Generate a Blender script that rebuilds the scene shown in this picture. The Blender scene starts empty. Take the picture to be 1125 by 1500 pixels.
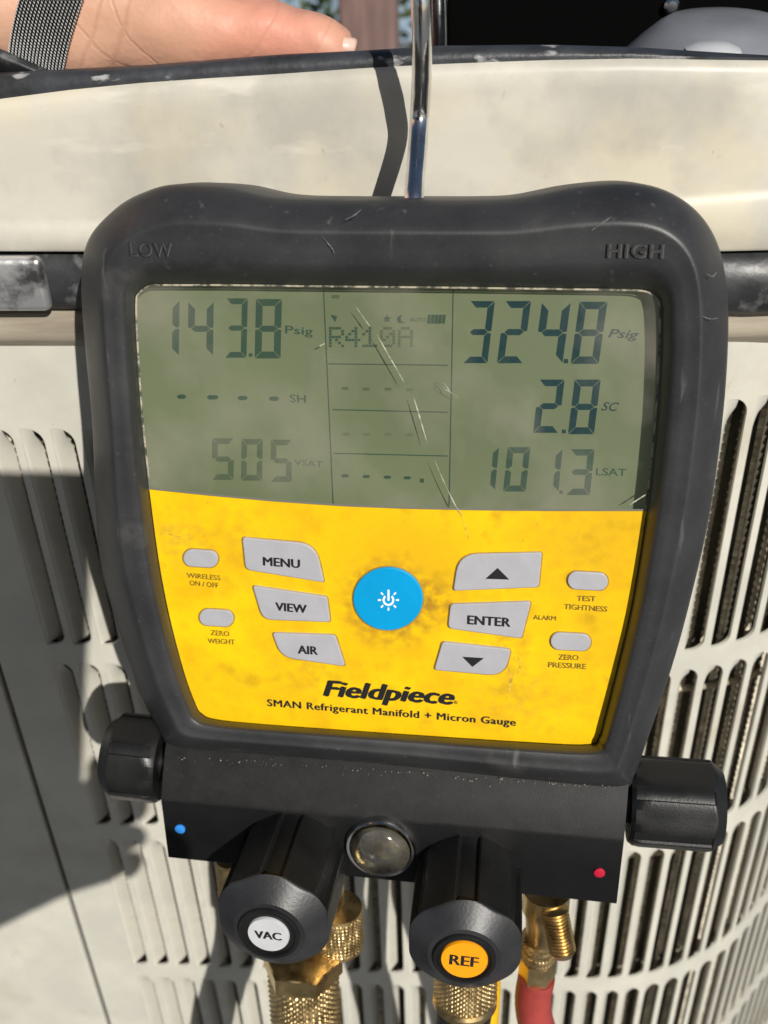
import bpy, math, random
from mathutils import Vector, Matrix, noise
random.seed(7)
V = Vector
SC = bpy.context.scene
COL = SC.collection

# ------------------------------------------------------------------ camera
FPX = 1630.0
CAM = V((0, 0, 1.0))
YAW, PITCH, ROLL = math.radians(4.2), math.radians(35.3), math.radians(-1.93)
RC = (Matrix.Rotation(YAW, 3, 'Z') @ Matrix.Rotation(math.pi/2-PITCH, 3, 'X') @ Matrix.Rotation(ROLL, 3, 'Z'))
cd = bpy.data.cameras.new("camera"); cam = bpy.data.objects.new("camera", cd); COL.objects.link(cam)
cam.matrix_world = Matrix.Translation(CAM) @ RC.to_4x4()
cd.sensor_fit = 'VERTICAL'; cd.sensor_height = 36.0; cd.lens = FPX/1500*36
cd.clip_start = 0.01; cd.clip_end = 2000
cd.dof.use_dof = True; cd.dof.focus_distance = 0.352; cd.dof.aperture_fstop = 15
SC.camera = cam

# ------------------------------------------------------------------ sun and sky
ANTI = (50, 790)                      # where the picture's shadows run to
sd = (RC @ V((ANTI[0]-562.5, 750-ANTI[1], -FPX))).normalized()     # direction the light travels
sl = bpy.data.lights.new("sun", 'SUN'); so = bpy.data.objects.new("sun", sl); COL.objects.link(so)
so.rotation_euler = sd.to_track_quat('-Z', 'Y').to_euler()
sl.energy = 4.7; sl.angle = math.radians(0.53); sl.color = (1.0, .96, .89)
w = bpy.data.worlds.new("World"); SC.world = w; w.use_nodes = True
wn = w.node_tree.nodes; wl = w.node_tree.links
bg = wn['Background']; sky = wn.new('ShaderNodeTexSky'); sky.sky_type = 'NISHITA'; sky.sun_disc = False
up = -sd
sky.sun_elevation = math.asin(up.z); sky.sun_rotation = math.atan2(up.x, up.y)
wl.new(sky.outputs[0], bg.inputs[0]); bg.inputs[1].default_value = 0.05
SC.view_settings.view_transform = 'Standard'; SC.view_settings.look = 'None'
SC.view_settings.exposure = -0.02; SC.view_settings.gamma = 1
SC.cycles.use_denoising = True
SC.cycles.max_bounces = 8

# ------------------------------------------------------------------ picture <-> place
def ray(px, py): return (RC @ V((px-562.5, 750-py, -FPX))).normalized()
def W(px, py, Y):
    """point where the sight line of a photo pixel meets the upright plane y=Y"""
    r = ray(px, py); return CAM + r*(Y/r.y)
# gauge frame
vv = V((-23, 3545, 1630)).normalized()
nn = V((-238, -750, 1630)); nn = (nn - vv*nn.dot(vv)).normalized()
uu = vv.cross(nn)
RG = RC @ Matrix((uu, vv, nn)).transposed()
OG = CAM + (RC @ V((585-562.5, 750-720, -FPX)))*(0.35/FPX)
MG = Matrix.Translation(OG) @ RG.to_4x4(); MGI = MG.inverted()
CL = MGI @ CAM
RGI = RG.transposed()
def F(px, py, h=0.0):
    """gauge coordinates (right, up, out) of the photo pixel on the gauge plane at height h"""
    d = RGI @ ray(px, py); t = (h-CL.z)/d.z; return CL + d*t

# ------------------------------------------------------------------ materials
def mat(name, col, rough=.5, metal=0, var=.0, vscale=30, bump=0, bscale=200, col2=None, spec=.5, coat=0, det=6, lo=.35, hi=.65, rvar=0, stretch=None, bdist=.001):
    m = bpy.data.materials.new(name); m.use_nodes = True
    nt = m.node_tree; N = nt.nodes; L = nt.links
    b = N['Principled BSDF']
    b.inputs['Roughness'].default_value = rough; b.inputs['Metallic'].default_value = metal
    b.inputs['Specular IOR Level'].default_value = spec; b.inputs['Coat Weight'].default_value = coat
    tc = N.new('ShaderNodeTexCoord'); src = tc.outputs['Object']
    if stretch:
        mp = N.new('ShaderNodeMapping'); mp.inputs['Scale'].default_value = stretch
        L.new(src, mp.inputs[0]); src = mp.outputs[0]
    c = (*col, 1)
    if col2 is None and var: col2 = tuple(x*(1-var) for x in col)
    if col2 is not None:
        n = N.new('ShaderNodeTexNoise'); n.inputs['Scale'].default_value = vscale; n.inputs['Detail'].default_value = det
        n.inputs['Roughness'].default_value = .62
        L.new(src, n.inputs['Vector'])
        r = N.new('ShaderNodeValToRGB'); r.color_ramp.elements[0].position = lo; r.color_ramp.elements[1].position = hi
        r.color_ramp.elements[0].color = (*col2, 1); r.color_ramp.elements[1].color = c
        L.new(n.outputs[0], r.inputs[0]); L.new(r.outputs[0], b.inputs['Base Color'])
        if rvar:
            mr = N.new('ShaderNodeMapRange'); mr.inputs[1].default_value = .3; mr.inputs[2].default_value = .7
            mr.inputs[3].default_value = max(0, rough-rvar); mr.inputs[4].default_value = min(1, rough+rvar)
            L.new(n.outputs[0], mr.inputs[0]); L.new(mr.outputs[0], b.inputs['Roughness'])
    else: b.inputs['Base Color'].default_value = c
    if bump:
        n2 = N.new('ShaderNodeTexNoise'); n2.inputs['Scale'].default_value = bscale; n2.inputs['Detail'].default_value = 4
        L.new(src, n2.inputs['Vector'])
        bp = N.new('ShaderNodeBump'); bp.inputs['Strength'].default_value = bump; bp.inputs['Distance'].default_value = bdist
        L.new(n2.outputs[0], bp.inputs['Height']); L.new(bp.outputs[0], b.inputs['Normal'])
    return m
def mixin(m, col, scale, lo, hi, fac=1, rough=None, stretch=None, det=5, voronoi=False):
    """lay another noise-shaped colour (dirt, wear, dust) over a material's base colour"""
    nt = m.node_tree; N = nt.nodes; L = nt.links; b = N['Principled BSDF']
    tc = N.new('ShaderNodeTexCoord'); src = tc.outputs['Object']
    if stretch:
        mp = N.new('ShaderNodeMapping'); mp.inputs['Scale'].default_value = stretch[:3]
        if len(stretch) > 3: mp.inputs['Rotation'].default_value = (0, 0, stretch[3])
        L.new(src, mp.inputs[0]); src = mp.outputs[0]
    n = N.new('ShaderNodeTexVoronoi' if voronoi else 'ShaderNodeTexNoise'); n.inputs['Scale'].default_value = scale
    if not voronoi: n.inputs['Detail'].default_value = det
    L.new(src, n.inputs['Vector'])
    mr = N.new('ShaderNodeMapRange'); mr.inputs[1].default_value = lo; mr.inputs[2].default_value = hi; mr.inputs[4].default_value = fac
    L.new(n.outputs[0], mr.inputs[0])
    mx = N.new('ShaderNodeMix'); mx.data_type = 'RGBA'; mx.inputs[7].default_value = (*col, 1)
    L.new(mr.outputs[0], mx.inputs[0])
    s = b.inputs['Base Color']
    if s.is_linked: L.new(s.links[0].from_socket, mx.inputs[6])
    else: mx.inputs[6].default_value = s.default_value
    L.new(mx.outputs[2], s)
    if rough is not None:
        s = b.inputs['Roughness']
        mf = N.new('ShaderNodeMix'); mf.data_type = 'FLOAT'; mf.inputs[3].default_value = rough
        L.new(mr.outputs[0], mf.inputs[0])
        if s.is_linked: L.new(s.links[0].from_socket, mf.inputs[2])
        else: mf.inputs[2].default_value = s.default_value
        L.new(mf.outputs[0], s)
    return m

M = {}
M['rubber'] = mat('grey_rubber', (.036, .037, .039), .44, col2=(.024, .024, .026), vscale=38, bump=.05, bscale=1600, rvar=.08, spec=.5)
mixin(M['rubber'], (.10, .098, .09), 55, .60, .80, .45, .7)
mixin(M['rubber'], (.15, .15, .145), 260, .66, .76, .5, .7, stretch=(1, .12, 1, .5))
mixin(M['rubber'], (.10, .098, .09), 700, .62, .76, .3, .75)
M['letter_rubber'] = mat('moulded_rubber', (.018, .018, .019), .55)
M['yellow'] = mat('yellow_label', (.90, .58, .004), .45, col2=(.74, .43, .006), vscale=45, lo=.36, hi=.60, spec=.3)
mixin(M['yellow'], (.62, .33, .01), 22, .50, .68, .55)
mixin(M['yellow'], (.36, .19, .01), 90, .56, .78, .6)
mixin(M['yellow'], (.30, .20, .04), 500, .70, .78, .45, det=2)
nt = M['yellow'].node_tree; N = nt.nodes; L = nt.links; b_ = N['Principled BSDF']
tc = N.new('ShaderNodeTexCoord')
def grime(px, py, r0, r1, fac, col):
    c_ = F(px, py, 0); d_ = N.new('ShaderNodeVectorMath'); d_.operation = 'DISTANCE'; d_.inputs[1].default_value = c_
    L.new(tc.outputs['Object'], d_.inputs[0])
    m1 = N.new('ShaderNodeMapRange'); m1.inputs[1].default_value = r1; m1.inputs[2].default_value = r0; m1.inputs[4].default_value = 1
    L.new(d_.outputs['Value'], m1.inputs[0])
    n_ = N.new('ShaderNodeTexNoise'); n_.inputs['Scale'].default_value = 260; n_.inputs['Detail'].default_value = 6; L.new(tc.outputs['Object'], n_.inputs['Vector'])
    m2 = N.new('ShaderNodeMapRange'); m2.inputs[1].default_value = .38; m2.inputs[2].default_value = .66; m2.inputs[4].default_value = fac; L.new(n_.outputs[0], m2.inputs[0])
    mu = N.new('ShaderNodeMath'); mu.operation = 'MULTIPLY'; L.new(m1.outputs[0], mu.inputs[0]); L.new(m2.outputs[0], mu.inputs[1])
    mx = N.new('ShaderNodeMix'); mx.data_type = 'RGBA'; mx.inputs[7].default_value = (*col, 1); L.new(mu.outputs[0], mx.inputs[0])
    sk_ = b_.inputs['Base Color']; L.new(sk_.links[0].from_socket, mx.inputs[6]); L.new(mx.outputs[2], sk_)
for g_ in ((572, 885, .011, .021, .75, (.34, .17, .02)), (640, 880, .002, .012, .7, (.34, .17, .02)), (735, 945, .002, .014, .6, (.40, .22, .02)), (450, 980, .003, .020, .45, (.45, .26, .02)),
           (360, 800, .002, .022, .4, (.5, .28, .02)), (260, 790, .001, .014, .5, (.4, .24, .04)), (760, 1020, .002, .02, .5, (.45, .27, .03)), (850, 800, .002, .026, .35, (.5, .3, .02))): grime(*g_)
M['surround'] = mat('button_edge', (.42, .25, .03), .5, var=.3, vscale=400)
M['btn'] = mat('grey_button', (.42, .42, .45), .38, var=.08, vscale=120, bump=.08, bscale=500)
M['blue_btn'] = mat('blue_button', (.0, .33, .68), .38, var=.10, vscale=60)
M['ink'] = mat('black_print', (.012, .012, .014), .5)
M['ink_worn'] = mat('worn_print', (.10, .062, .012), .5, col2=(.30, .19, .01), vscale=900, lo=.4, hi=.62)
M['white_print'] = mat('white_print', (.85, .88, .9), .5)
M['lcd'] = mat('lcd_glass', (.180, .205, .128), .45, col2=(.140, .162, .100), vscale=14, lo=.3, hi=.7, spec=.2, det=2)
b_ = M['lcd'].node_tree.nodes['Principled BSDF']; b_.inputs['Emission Color'].default_value = (.60, .72, .45, 1); b_.inputs['Emission Strength'].default_value = .035  # weak glow added to lift the housing's shadow on the display
M['lcd_rim'] = mat('lcd_border', (.075, .088, .055), .6, spec=.2)
M['seam_grey'] = mat('seam_grey', (.16, .16, .14), .5)
M['seg'] = mat('lcd_segment', (.012, .042, .052), .5, col2=(.022, .056, .060), vscale=300, spec=.2)
M['segL'] = mat('lcd_segment_pale', (.050, .088, .066), .5, spec=.2)
M['segF'] = mat('lcd_segment_faint', (.095, .125, .080), .5, spec=.2)
M['segG'] = mat('lcd_segment_ghost', (.140, .160, .105), .5, spec=.2)
M['edge'] = mat('pale_edge', (.44, .40, .30), .4, col2=(.07, .07, .055), vscale=260, lo=.42, hi=.55)
M['bowl'] = mat('sight_bowl', (.46, .40, .24), .22, 1, col2=(.06, .05, .03), vscale=220, bump=.3, bscale=300)
M['blk'] = mat('black_anodised', (.0045, .0045, .005), .5, var=.4, vscale=80, bump=.10, bscale=1800, spec=.35)
M['blk_dusty'] = mat('dusty_black', (.013, .013, .013), .5, col2=(.007, .007, .007), vscale=160, bump=.08, bscale=2600, spec=.3)
mixin(M['blk_dusty'], (.10, .095, .08), 700, .66, .80, .4, .8, det=4)
M['knob'] = mat('knob_black', (.011, .011, .011), .38, col2=(.007, .007, .007), vscale=60, bump=.10, bscale=1500, rvar=.08)
M['knob_end'] = mat('knob_end_satin', (.030, .031, .034), .42, col2=(.016, .016, .018), vscale=70, bump=.08, bscale=900)
M['labelW'] = mat('white_cap', (.56, .57, .59), .35, var=.08, vscale=200)
M['labelO'] = mat('orange_cap', (.93, .36, .006), .35, var=.08, vscale=200)
M['blue_dot'] = mat('blue_mark', (.03, .25, .75), .4)
M['red_dot'] = mat('red_mark', (.50, .01, .04), .4)
M['brass'] = mat('brass', (.80, .60, .30), .34, 1, col2=(.55, .38, .17), vscale=140, lo=.3, hi=.6, rvar=.1, bump=.05, bscale=700)
M['chrome'] = mat('chrome', (.92, .91, .89), .15, 1, col2=(.60, .58, .55), vscale=120, bump=.04, bscale=400)
M['darkmetal'] = mat('tinted_steel', (.32, .30, .25), .22, 1, var=.4, vscale=300)
M['cream'] = mat('cream_paint', (.59, .56, .48), .45, col2=(.45, .43, .375), vscale=15, lo=.40, hi=.60, bump=.10, bscale=140, rvar=.1, spec=.4)
mixin(M['cream'], (.64, .575, .42), 24, .50, .66, .6)
mixin(M['cream'], (.36, .34, .30), 38, .56, .74, .5)
mixin(M['cream'], (.72, .68, .58), 55, .58, .68, .5, stretch=(.5, 1, 1.6))
mixin(M['cream'], (.30, .25, .18), 300, .70, .78, .5, stretch=(1, 1, .6))
M['cream2'] = mat('cream_grille_paint', (.61, .59, .51), .5, col2=(.53, .515, .45), vscale=26, lo=.38, hi=.62, bump=.06, bscale=200, spec=.35)
mixin(M['cream2'], (.40, .36, .27), 60, .62, .80, .35)
mixin(M['cream2'], (.30, .25, .17), 320, .69, .76, .55)
mixin(M['cream2'], (.42, .37, .27), 14, .60, .72, .5)
M['tan'] = mat('grimy_ledge', (.40, .35, .27), .6, col2=(.24, .20, .15), vscale=50, lo=.35, hi=.6, stretch=(.25, 1, 2.2))
M['band'] = mat('black_trim', (.035, .037, .040), .45, col2=(.018, .019, .021), vscale=70, bump=.1, bscale=600, rvar=.1)
mixin(M['band'], (.26, .26, .26), 120, .58, .74, .55, .7)
M['rim'] = mat('rim_seal', (.050, .054, .062), .45, col2=(.018, .019, .021), vscale=50, bump=.3, bscale=300)
mixin(M['rim'], (.42, .42, .42), 170, .62, .70, .8, .6, stretch=(.5, 1, 1))
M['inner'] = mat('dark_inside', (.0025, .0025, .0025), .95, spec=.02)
M['badge'] = mat('worn_chrome', (.80, .80, .80), .40, .85, col2=(.12, .12, .12), vscale=95, lo=.36, hi=.56, bump=.25, bscale=260)
M['coil_core'] = mat('coil_core', (.12, .105, .075), .8, col2=(.045, .04, .03), vscale=300, stretch=(1, 1, .15))
M['coil'] = mat('coil_metal', (.60, .53, .40), .5, .1, col2=(.22, .19, .14), vscale=180, lo=.35, hi=.65)
M['grey'] = mat('grey_paint', (.20, .21, .235), .45, var=.2, vscale=40)
M['skin'] = mat('skin', (.62, .40, .28), .5, col2=(.55, .30, .20), vscale=26, lo=.35, hi=.65, bump=.35, bscale=420, spec=.4, bdist=.0006)
M['skin'].node_tree.nodes['Principled BSDF'].inputs['Subsurface Weight'].default_value = .12
M['skin'].node_tree.nodes['Principled BSDF'].inputs['Subsurface Radius'].default_value = (.006, .002, .001)
mixin(M['skin'], (.60, .20, .13), 13, .50, .70, .5)
mixin(M['skin'], (.34, .15, .08), 120, .70, .80, .5)
def skin_detail(m, off):
    nt = m.node_tree; N = nt.nodes; L = nt.links; b = N['Principled BSDF']
    tc = N.new('ShaderNodeTexCoord'); src = tc.outputs['Object']
    nz = N.new('ShaderNodeTexNoise'); nz.inputs['Scale'].default_value = 60; L.new(src, nz.inputs['Vector'])
    ad = N.new('ShaderNodeVectorMath'); ad.operation = 'MULTIPLY_ADD'; ad.inputs[1].default_value = (.005,)*3; L.new(nz.outputs['Color'], ad.inputs[0]); L.new(src, ad.inputs[2])
    prev = None
    H = N['Bump'].inputs['Height']
    for cx, cy, ex, ey, w_ in ((-150, -110, 128, 60, .0007), (-150, -110, 172, 60, .0010), (250, -60, 382, 38, .0006), (330, -40, 466, 50, .0005)):
        c = W(cx, cy, .385)-off; r = (W(ex, ey, .372)-off-c).length
        d = N.new('ShaderNodeVectorMath'); d.operation = 'DISTANCE'; d.inputs[1].default_value = c+V((.0025,)*3); L.new(ad.outputs[0], d.inputs[0])
        s1 = N.new('ShaderNodeMath'); s1.operation = 'SUBTRACT'; s1.inputs[1].default_value = r; L.new(d.outputs['Value'], s1.inputs[0])
        s2 = N.new('ShaderNodeMath'); s2.operation = 'ABSOLUTE'; L.new(s1.outputs[0], s2.inputs[0])
        m1 = N.new('ShaderNodeMapRange'); m1.interpolation_type = 'SMOOTHSTEP'; m1.inputs[1].default_value = 0; m1.inputs[2].default_value = w_*1.6; m1.inputs[3].default_value = 1; m1.inputs[4].default_value = 0; L.new(s2.outputs[0], m1.inputs[0])
        if prev is None: prev = m1.outputs[0]
        else:
            a = N.new('ShaderNodeMath'); a.operation = 'MAXIMUM'; L.new(prev, a.inputs[0]); L.new(m1.outputs[0], a.inputs[1]); prev = a.outputs[0]
    old = H.links[0].from_socket
    mm = N.new('ShaderNodeMath'); mm.operation = 'MULTIPLY_ADD'; mm.inputs[1].default_value = -.55; L.new(prev, mm.inputs[0]); L.new(old, mm.inputs[2]); L.new(mm.outputs[0], H)
    mx = N.new('ShaderNodeMix'); mx.data_type = 'RGBA'; mx.inputs[7].default_value = (.40, .20, .13, 1)
    ml = N.new('ShaderNodeMath'); ml.operation = 'MULTIPLY'; ml.inputs[1].default_value = .32; L.new(prev, ml.inputs[0]); L.new(ml.outputs[0], mx.inputs[0])
    L.new(b.inputs['Base Color'].links[0].from_socket, mx.inputs[6])
    # blood-warm skin over the thumb joints
    d = N.new('ShaderNodeVectorMath'); d.operation = 'DISTANCE'; d.inputs[1].default_value = W(440, 40, .378)-off; L.new(ad.outputs[0], d.inputs[0])
    m1 = N.new('ShaderNodeMapRange'); m1.inputs[1].default_value = .006; m1.inputs[2].default_value = .034; m1.inputs[3].default_value = .55; m1.inputs[4].default_value = 0; L.new(d.outputs['Value'], m1.inputs[0])
    m2 = N.new('ShaderNodeMix'); m2.data_type = 'RGBA'; m2.inputs[7].default_value = (.66, .27, .20, 1); L.new(m1.outputs[0], m2.inputs[0]); L.new(mx.outputs[2], m2.inputs[6]); L.new(m2.outputs[2], b.inputs['Base Color'])
skin_detail(M['skin'], V((0, -.05, .7)))
M['nail'] = mat('nail', (.70, .46, .37), .38)
M['steel_link'] = mat('steel_link', (.86, .86, .84), .34, .55, var=.2, vscale=500)
M['wood'] = mat('brown_wood', (.24, .15, .13), .7, var=.4, vscale=8, stretch=(8, 8, 1))
M['concrete'] = mat('grey_gravel_ground', (.17, .18, .19), .9, col2=(.10, .105, .115), vscale=6, bump=.3, bscale=60)
M['phone'] = mat('phone_black', (.02, .02, .022), .3)
M['glassdark'] = mat('screen_glass', (.01, .01, .012), .1)
M['red_hose'] = mat('red_hose_rubber', (.36, .055, .045), .45, var=.3, vscale=90)
M['yellow_hose'] = mat('yellow_hose_rubber', (.85, .50, .01), .45, var=.2, vscale=90)
M['blue_hose'] = mat('black_hose_rubber', (.02, .02, .03), .5, var=.2, vscale=90)
M['leafA'] = mat('leaf_green', (.07, .10, .03), .6, var=.4, vscale=30)
M['blue_wall'] = mat('blue_grey_wall', (.28, .38, .48), .7, var=.3, vscale=5)
# scratched clear cover, with blotchy pale haze mixed in as glare
m = bpy.data.materials.new('clear_cover'); m.use_nodes = True; nt = m.node_tree; N = nt.nodes; L = nt.links; N.clear()
o_ = N.new('ShaderNodeOutputMaterial'); t_ = N.new('ShaderNodeBsdfTransparent'); g_ = N.new('ShaderNodeBsdfGlossy'); g_.inputs['Roughness'].default_value = .12
t_.inputs[0].default_value = (.95, .96, .93, 1)
fr = N.new('ShaderNodeFresnel'); fr.inputs[0].default_value = 1.5
tc = N.new('ShaderNodeTexCoord'); nz = N.new('ShaderNodeTexNoise'); nz.inputs['Scale'].default_value = 30; nz.inputs['Detail'].default_value = 6
mr = N.new('ShaderNodeMapRange'); mr.inputs[1].default_value = .45; mr.inputs[2].default_value = .75; mr.inputs[3].default_value = 0; mr.inputs[4].default_value = .22
df = N.new('ShaderNodeBsdfDiffuse'); df.inputs[0].default_value = (.55, .5, .42, 1)
mx1 = N.new('ShaderNodeMixShader'); mx2 = N.new('ShaderNodeMixShader')
L.new(tc.outputs['Object'], nz.inputs['Vector']); L.new(nz.outputs[0], mr.inputs[0])
L.new(fr.outputs[0], mx1.inputs[0]); L.new(t_.outputs[0], mx1.inputs[1]); L.new(g_.outputs[0], mx1.inputs[2])
L.new(mr.outputs[0], mx2.inputs[0]); L.new(mx1.outputs[0], mx2.inputs[1]); L.new(df.outputs[0], mx2.inputs[2]); L.new(mx2.outputs[0], o_.inputs[0])
M['cover'] = m
M['dome'] = mat('sight_dome', (.16, .13, .07), .06, .55, col2=(.03, .026, .014), vscale=170, lo=.4, hi=.6, coat=1, bump=.5, bscale=160)

# ------------------------------------------------------------------ mesh helpers
def link(name, me, m, parent=None, smooth=40):
    for mm in (m if isinstance(m, (list, tuple)) else [m]): me.materials.append(mm)
    if smooth:
        me.shade_smooth(); me.set_sharp_from_angle(angle=math.radians(smooth))
    o = bpy.data.objects.new(name, me); COL.objects.link(o)
    if parent is not None: o.parent = parent
    return o
def mesh(name, vs, fs):
    me = bpy.data.meshes.new(name); me.from_pydata([tuple(v) for v in vs], [], fs); me.validate(); me.update(); return me
def fixn(me):
    import bmesh
    b = bmesh.new(); b.from_mesh(me); bmesh.ops.recalc_face_normals(b, faces=b.faces); b.to_mesh(me); b.free(); return me
def loft(name, rings, m, parent=None, cap0=True, cap1=True, smooth=40, closed=True, mid=None, fix=True):
    n = len(rings[0]); vs = [p for r in rings for p in r]; fs = []
    for i in range(len(rings)-1):
        for j in range(n if closed else n-1):
            k = (j+1) % n; fs.append((i*n+j, i*n+k, (i+1)*n+k, (i+1)*n+j))
    if cap0: fs.append(tuple(reversed(range(n))))
    if cap1: fs.append(tuple((len(rings)-1)*n+j for j in range(n)))
    me = mesh(name, vs, fs)
    if fix: fixn(me)
    o = link(name, me, m, parent, smooth)
    if mid:
        for f in me.polygons: f.material_index = mid(f)
    return o
def box(name, lo, hi, m, parent=None, bev=0, mtx=None):
    import bmesh
    b = bmesh.new(); bmesh.ops.create_cube(b, size=1)
    for v in b.verts: v.co = V([(lo[i]+hi[i])/2+v.co[i]*(hi[i]-lo[i]) for i in range(3)])
    if bev: bmesh.ops.bevel(b, geom=b.edges[:], offset=bev, segments=3, affect='EDGES', profile=.5)
    if mtx is not None: b.transform(mtx)
    me = bpy.data.meshes.new(name); b.to_mesh(me); b.free(); return link(name, me, m, parent)
def frame(a, b):
    d = (b-a).normalized(); x = V((0, 0, 1)).cross(d)
    if x.length < .1: x = V((0, 1, 0)).cross(d)
    x.normalize(); return x, d.cross(x), d
def lathe(name, a, b, prof, m, parent=None, n=64, rf=None, smooth=35, mid=None, cap=True, ref=None):
    """prof: list of (distance along a->b in metres, radius); rf(theta, i, s) scales the radius"""
    d = (b-a).normalized()
    if ref is None: x, y, d = frame(a, b)
    else:
        x = (ref - d*ref.dot(d)).normalized(); y = d.cross(x)
    rings = []
    for i, (s, r) in enumerate(prof):
        rings.append([a+d*s+(x*math.cos(2*math.pi*j/n)+y*math.sin(2*math.pi*j/n))*(r*(rf(2*math.pi*j/n, i, s) if rf else 1)) for j in range(n)])
    return loft(name, rings, m, parent, cap, cap, smooth, mid=mid)
def catmull(pts, k=8, closed=True):
    out = []; n = len(pts)
    for i in range(n if closed else n-1):
        g = lambda j: pts[j % n] if closed else pts[max(0, min(n-1, j))]
        p0, p1, p2, p3 = g(i-1), g(i), g(i+1), g(i+2)
        for q in range(k):
            t = q/k
            out.append(.5*((2*p1)+(p2-p0)*t+(2*p0-5*p1+4*p2-p3)*t*t+(3*p1-p0-3*p2+p3)*t**3))
    if not closed: out.append(pts[-1])
    return out
def tube(name, pts, r, m, parent=None, n=20, k=8, closed=False, caps=True):
    P = catmull(pts, k, False) if k > 1 else pts
    rings = []; x = None
    for i, p in enumerate(P):
        d = (P[min(i+1, len(P)-1)]-P[max(0, i-1)]).normalized()
        if x is None: x, y, _ = frame(p, p+d)
        x = (x-d*x.dot(d)).normalized(); y = d.cross(x)
        rr = r(i/(len(P)-1)) if callable(r) else r
        rings.append([p+(x*math.cos(2*math.pi*j/n)+y*math.sin(2*math.pi*j/n))*rr for j in range(n)])
    return loft(name, rings, m, parent, caps, caps, 60)
def thing(name, label, cat, mtx=None, group=None):
    o = bpy.data.objects.new(name, None); COL.objects.link(o); o.empty_display_size = .02
    if mtx is not None: o.matrix_world = mtx
    o['label'] = label; o['category'] = cat
    if group: o['group'] = group
    return o
def rpoly(pts, rad, k=6):
    """pixel polygon with rounded corners (radius in pixels per corner)"""
    out = []; n = len(pts)
    for i in range(n):
        p = V(pts[i]); a = V(pts[i-1]); b = V(pts[(i+1) % n]); r = rad[i] if isinstance(rad, (list, tuple)) else rad
        da, db = (a-p), (b-p); ra = min(r, da.length*.48); rb = min(r, db.length*.48)
        s = p+da.normalized()*ra; e = p+db.normalized()*rb
        for q in range(k+1):
            t = q/k; out.append((1-t)**2*s+2*t*(1-t)*p+t*t*e)
    return out
def plate(name, pix, h0, h1, m, parent, bev=.0004, hp=None):
    """pixel outline -> raised plate with a soft edge, on the gauge face"""
    P = [F(p[0], p[1], hp if hp is not None else h1) for p in pix]
    c = sum(P, V((0, 0, 0)))/len(P)
    n = len(P)
    def ins(d):
        o = []
        for i, p in enumerate(P):
            t = (P[(i+1) % n]-P[i-1]); t.z = 0
            nr = V((-t.y, t.x, 0))
            nr = nr.normalized() if nr.length > 0 else nr
            if nr.dot(c-p) < 0: nr = -nr
            o.append(p+nr*d)
        return o
    Z = lambda ring, h: [V((p.x, p.y, h)) for p in ring]
    rings = [Z(P, h0), Z(P, h1-bev), Z(ins(bev*.35), h1-bev*.3), Z(ins(bev*1.2), h1)]
    return loft(name, rings, m, parent, False, True, 0)
def text(name, s, pL, pR, cap, h, m, parent, bold=0.0, shear=0.0, depth=.00006, sp=1.0, FF=None, ref='H'):
    """lettering from baseline pixel pL to pR, cap height in pixels"""
    FF = FF or F
    cu = bpy.data.curves.new(name, 'FONT'); cu.body = s; cu.size = 1; cu.offset = 0; cu.shear = shear; cu.space_character = sp
    cu.extrude = 0; cu.resolution_u = 3
    o = bpy.data.objects.new(name, cu); COL.objects.link(o)
    dg = bpy.context.evaluated_depsgraph_get(); me = bpy.data.meshes.new_from_object(o.evaluated_get(dg))
    bpy.data.objects.remove(o); bpy.data.curves.remove(cu)
    xs = [v.co.x for v in me.vertices]; x0, x1 = min(xs), max(xs); capu = .729
    A = FF(*pL, h); B = FF(*pR, h)
    ux = (B-A); Lw = ux.length; ux.normalize()
    up_ = FF(pL[0], pL[1]-cap, h)-A; Hh = up_.length
    uy = V((-ux.y, ux.x, 0)) if FF is F else None
    for v in me.vertices:
        v.co = A+ux*((v.co.x-x0)/(x1-x0)*Lw)+uy*(v.co.y/capu*Hh)+V((0, 0, depth))
    if bold > .009:
        vs = [v.co.copy() for v in me.vertices]; fs = [tuple(p.vertices) for p in me.polygons]; VS, FS = [], []
        w_ = bold*Hh*1.05
        for q, (dx, dy) in enumerate(((0, 0), (-w_, 0), (w_, 0), (-w_*.5, w_*.35), (w_*.5, -w_*.35))):
            b0 = len(VS); VS += [v+ux*dx+uy*dy+V((0, 0, q*.000008)) for v in vs]; FS += [tuple(i+b0 for i in f) for f in fs]
        me = mesh(name, VS, FS)
    o = link(name, me, m, parent, 0)
    return o

# ================================================================== SETTING
EXT = []
gm = mesh('ground', [(-60, -60, .12), (60, -60, .12), (60, 200, .12), (-60, 200, .12)], [(0, 1, 2, 3)])
g = link('ground', gm, M['concrete'], None, 0); g['kind'] = 'structure'

# ================================================================== CONDENSER CABINET
YW = .362; YL = YW-.008
XC = W(862, 1400, YW).x; RAD = .135
def path(s, d=0.0):
    """point of the grille surface at run s; d = depth inwards"""
    if s <= XC: return V((s, YW+d, 0)), 0.0
    AM = .85; a = min((s-XC)/RAD, AM); e = max(0, s-XC-RAD*AM)
    return V((XC+(RAD-d)*math.sin(a)+e*math.cos(a), YW+RAD-(RAD-d)*math.cos(a)+e*math.sin(a), 0)), a
def PW(s, z, d=0.0):
    p, a = path(s, d); return V((p.x, p.y, z))
unit = thing('condenser_unit', 'weathered cream outdoor condenser cabinet with stamped louvre slots and black rim behind the gauge', 'air conditioner', Matrix.Translation((0, YW, .12)))
UI = Matrix.Translation((0, -YW, -.12))
def ul(o): o.parent = unit; o.matrix_parent_inverse = UI; return o

seam = W(75, 1225, YW).x
PITCHS = .0122; ROWP = .340*YW; BAND = .030*YW
z_top = W(60, 628, YW).z
z_panel_top = W(60, 500, YW).z
s_first = seam+.0235
NS = 40
s_end = s_first+NS*PITCHS
NROW = 5
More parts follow.
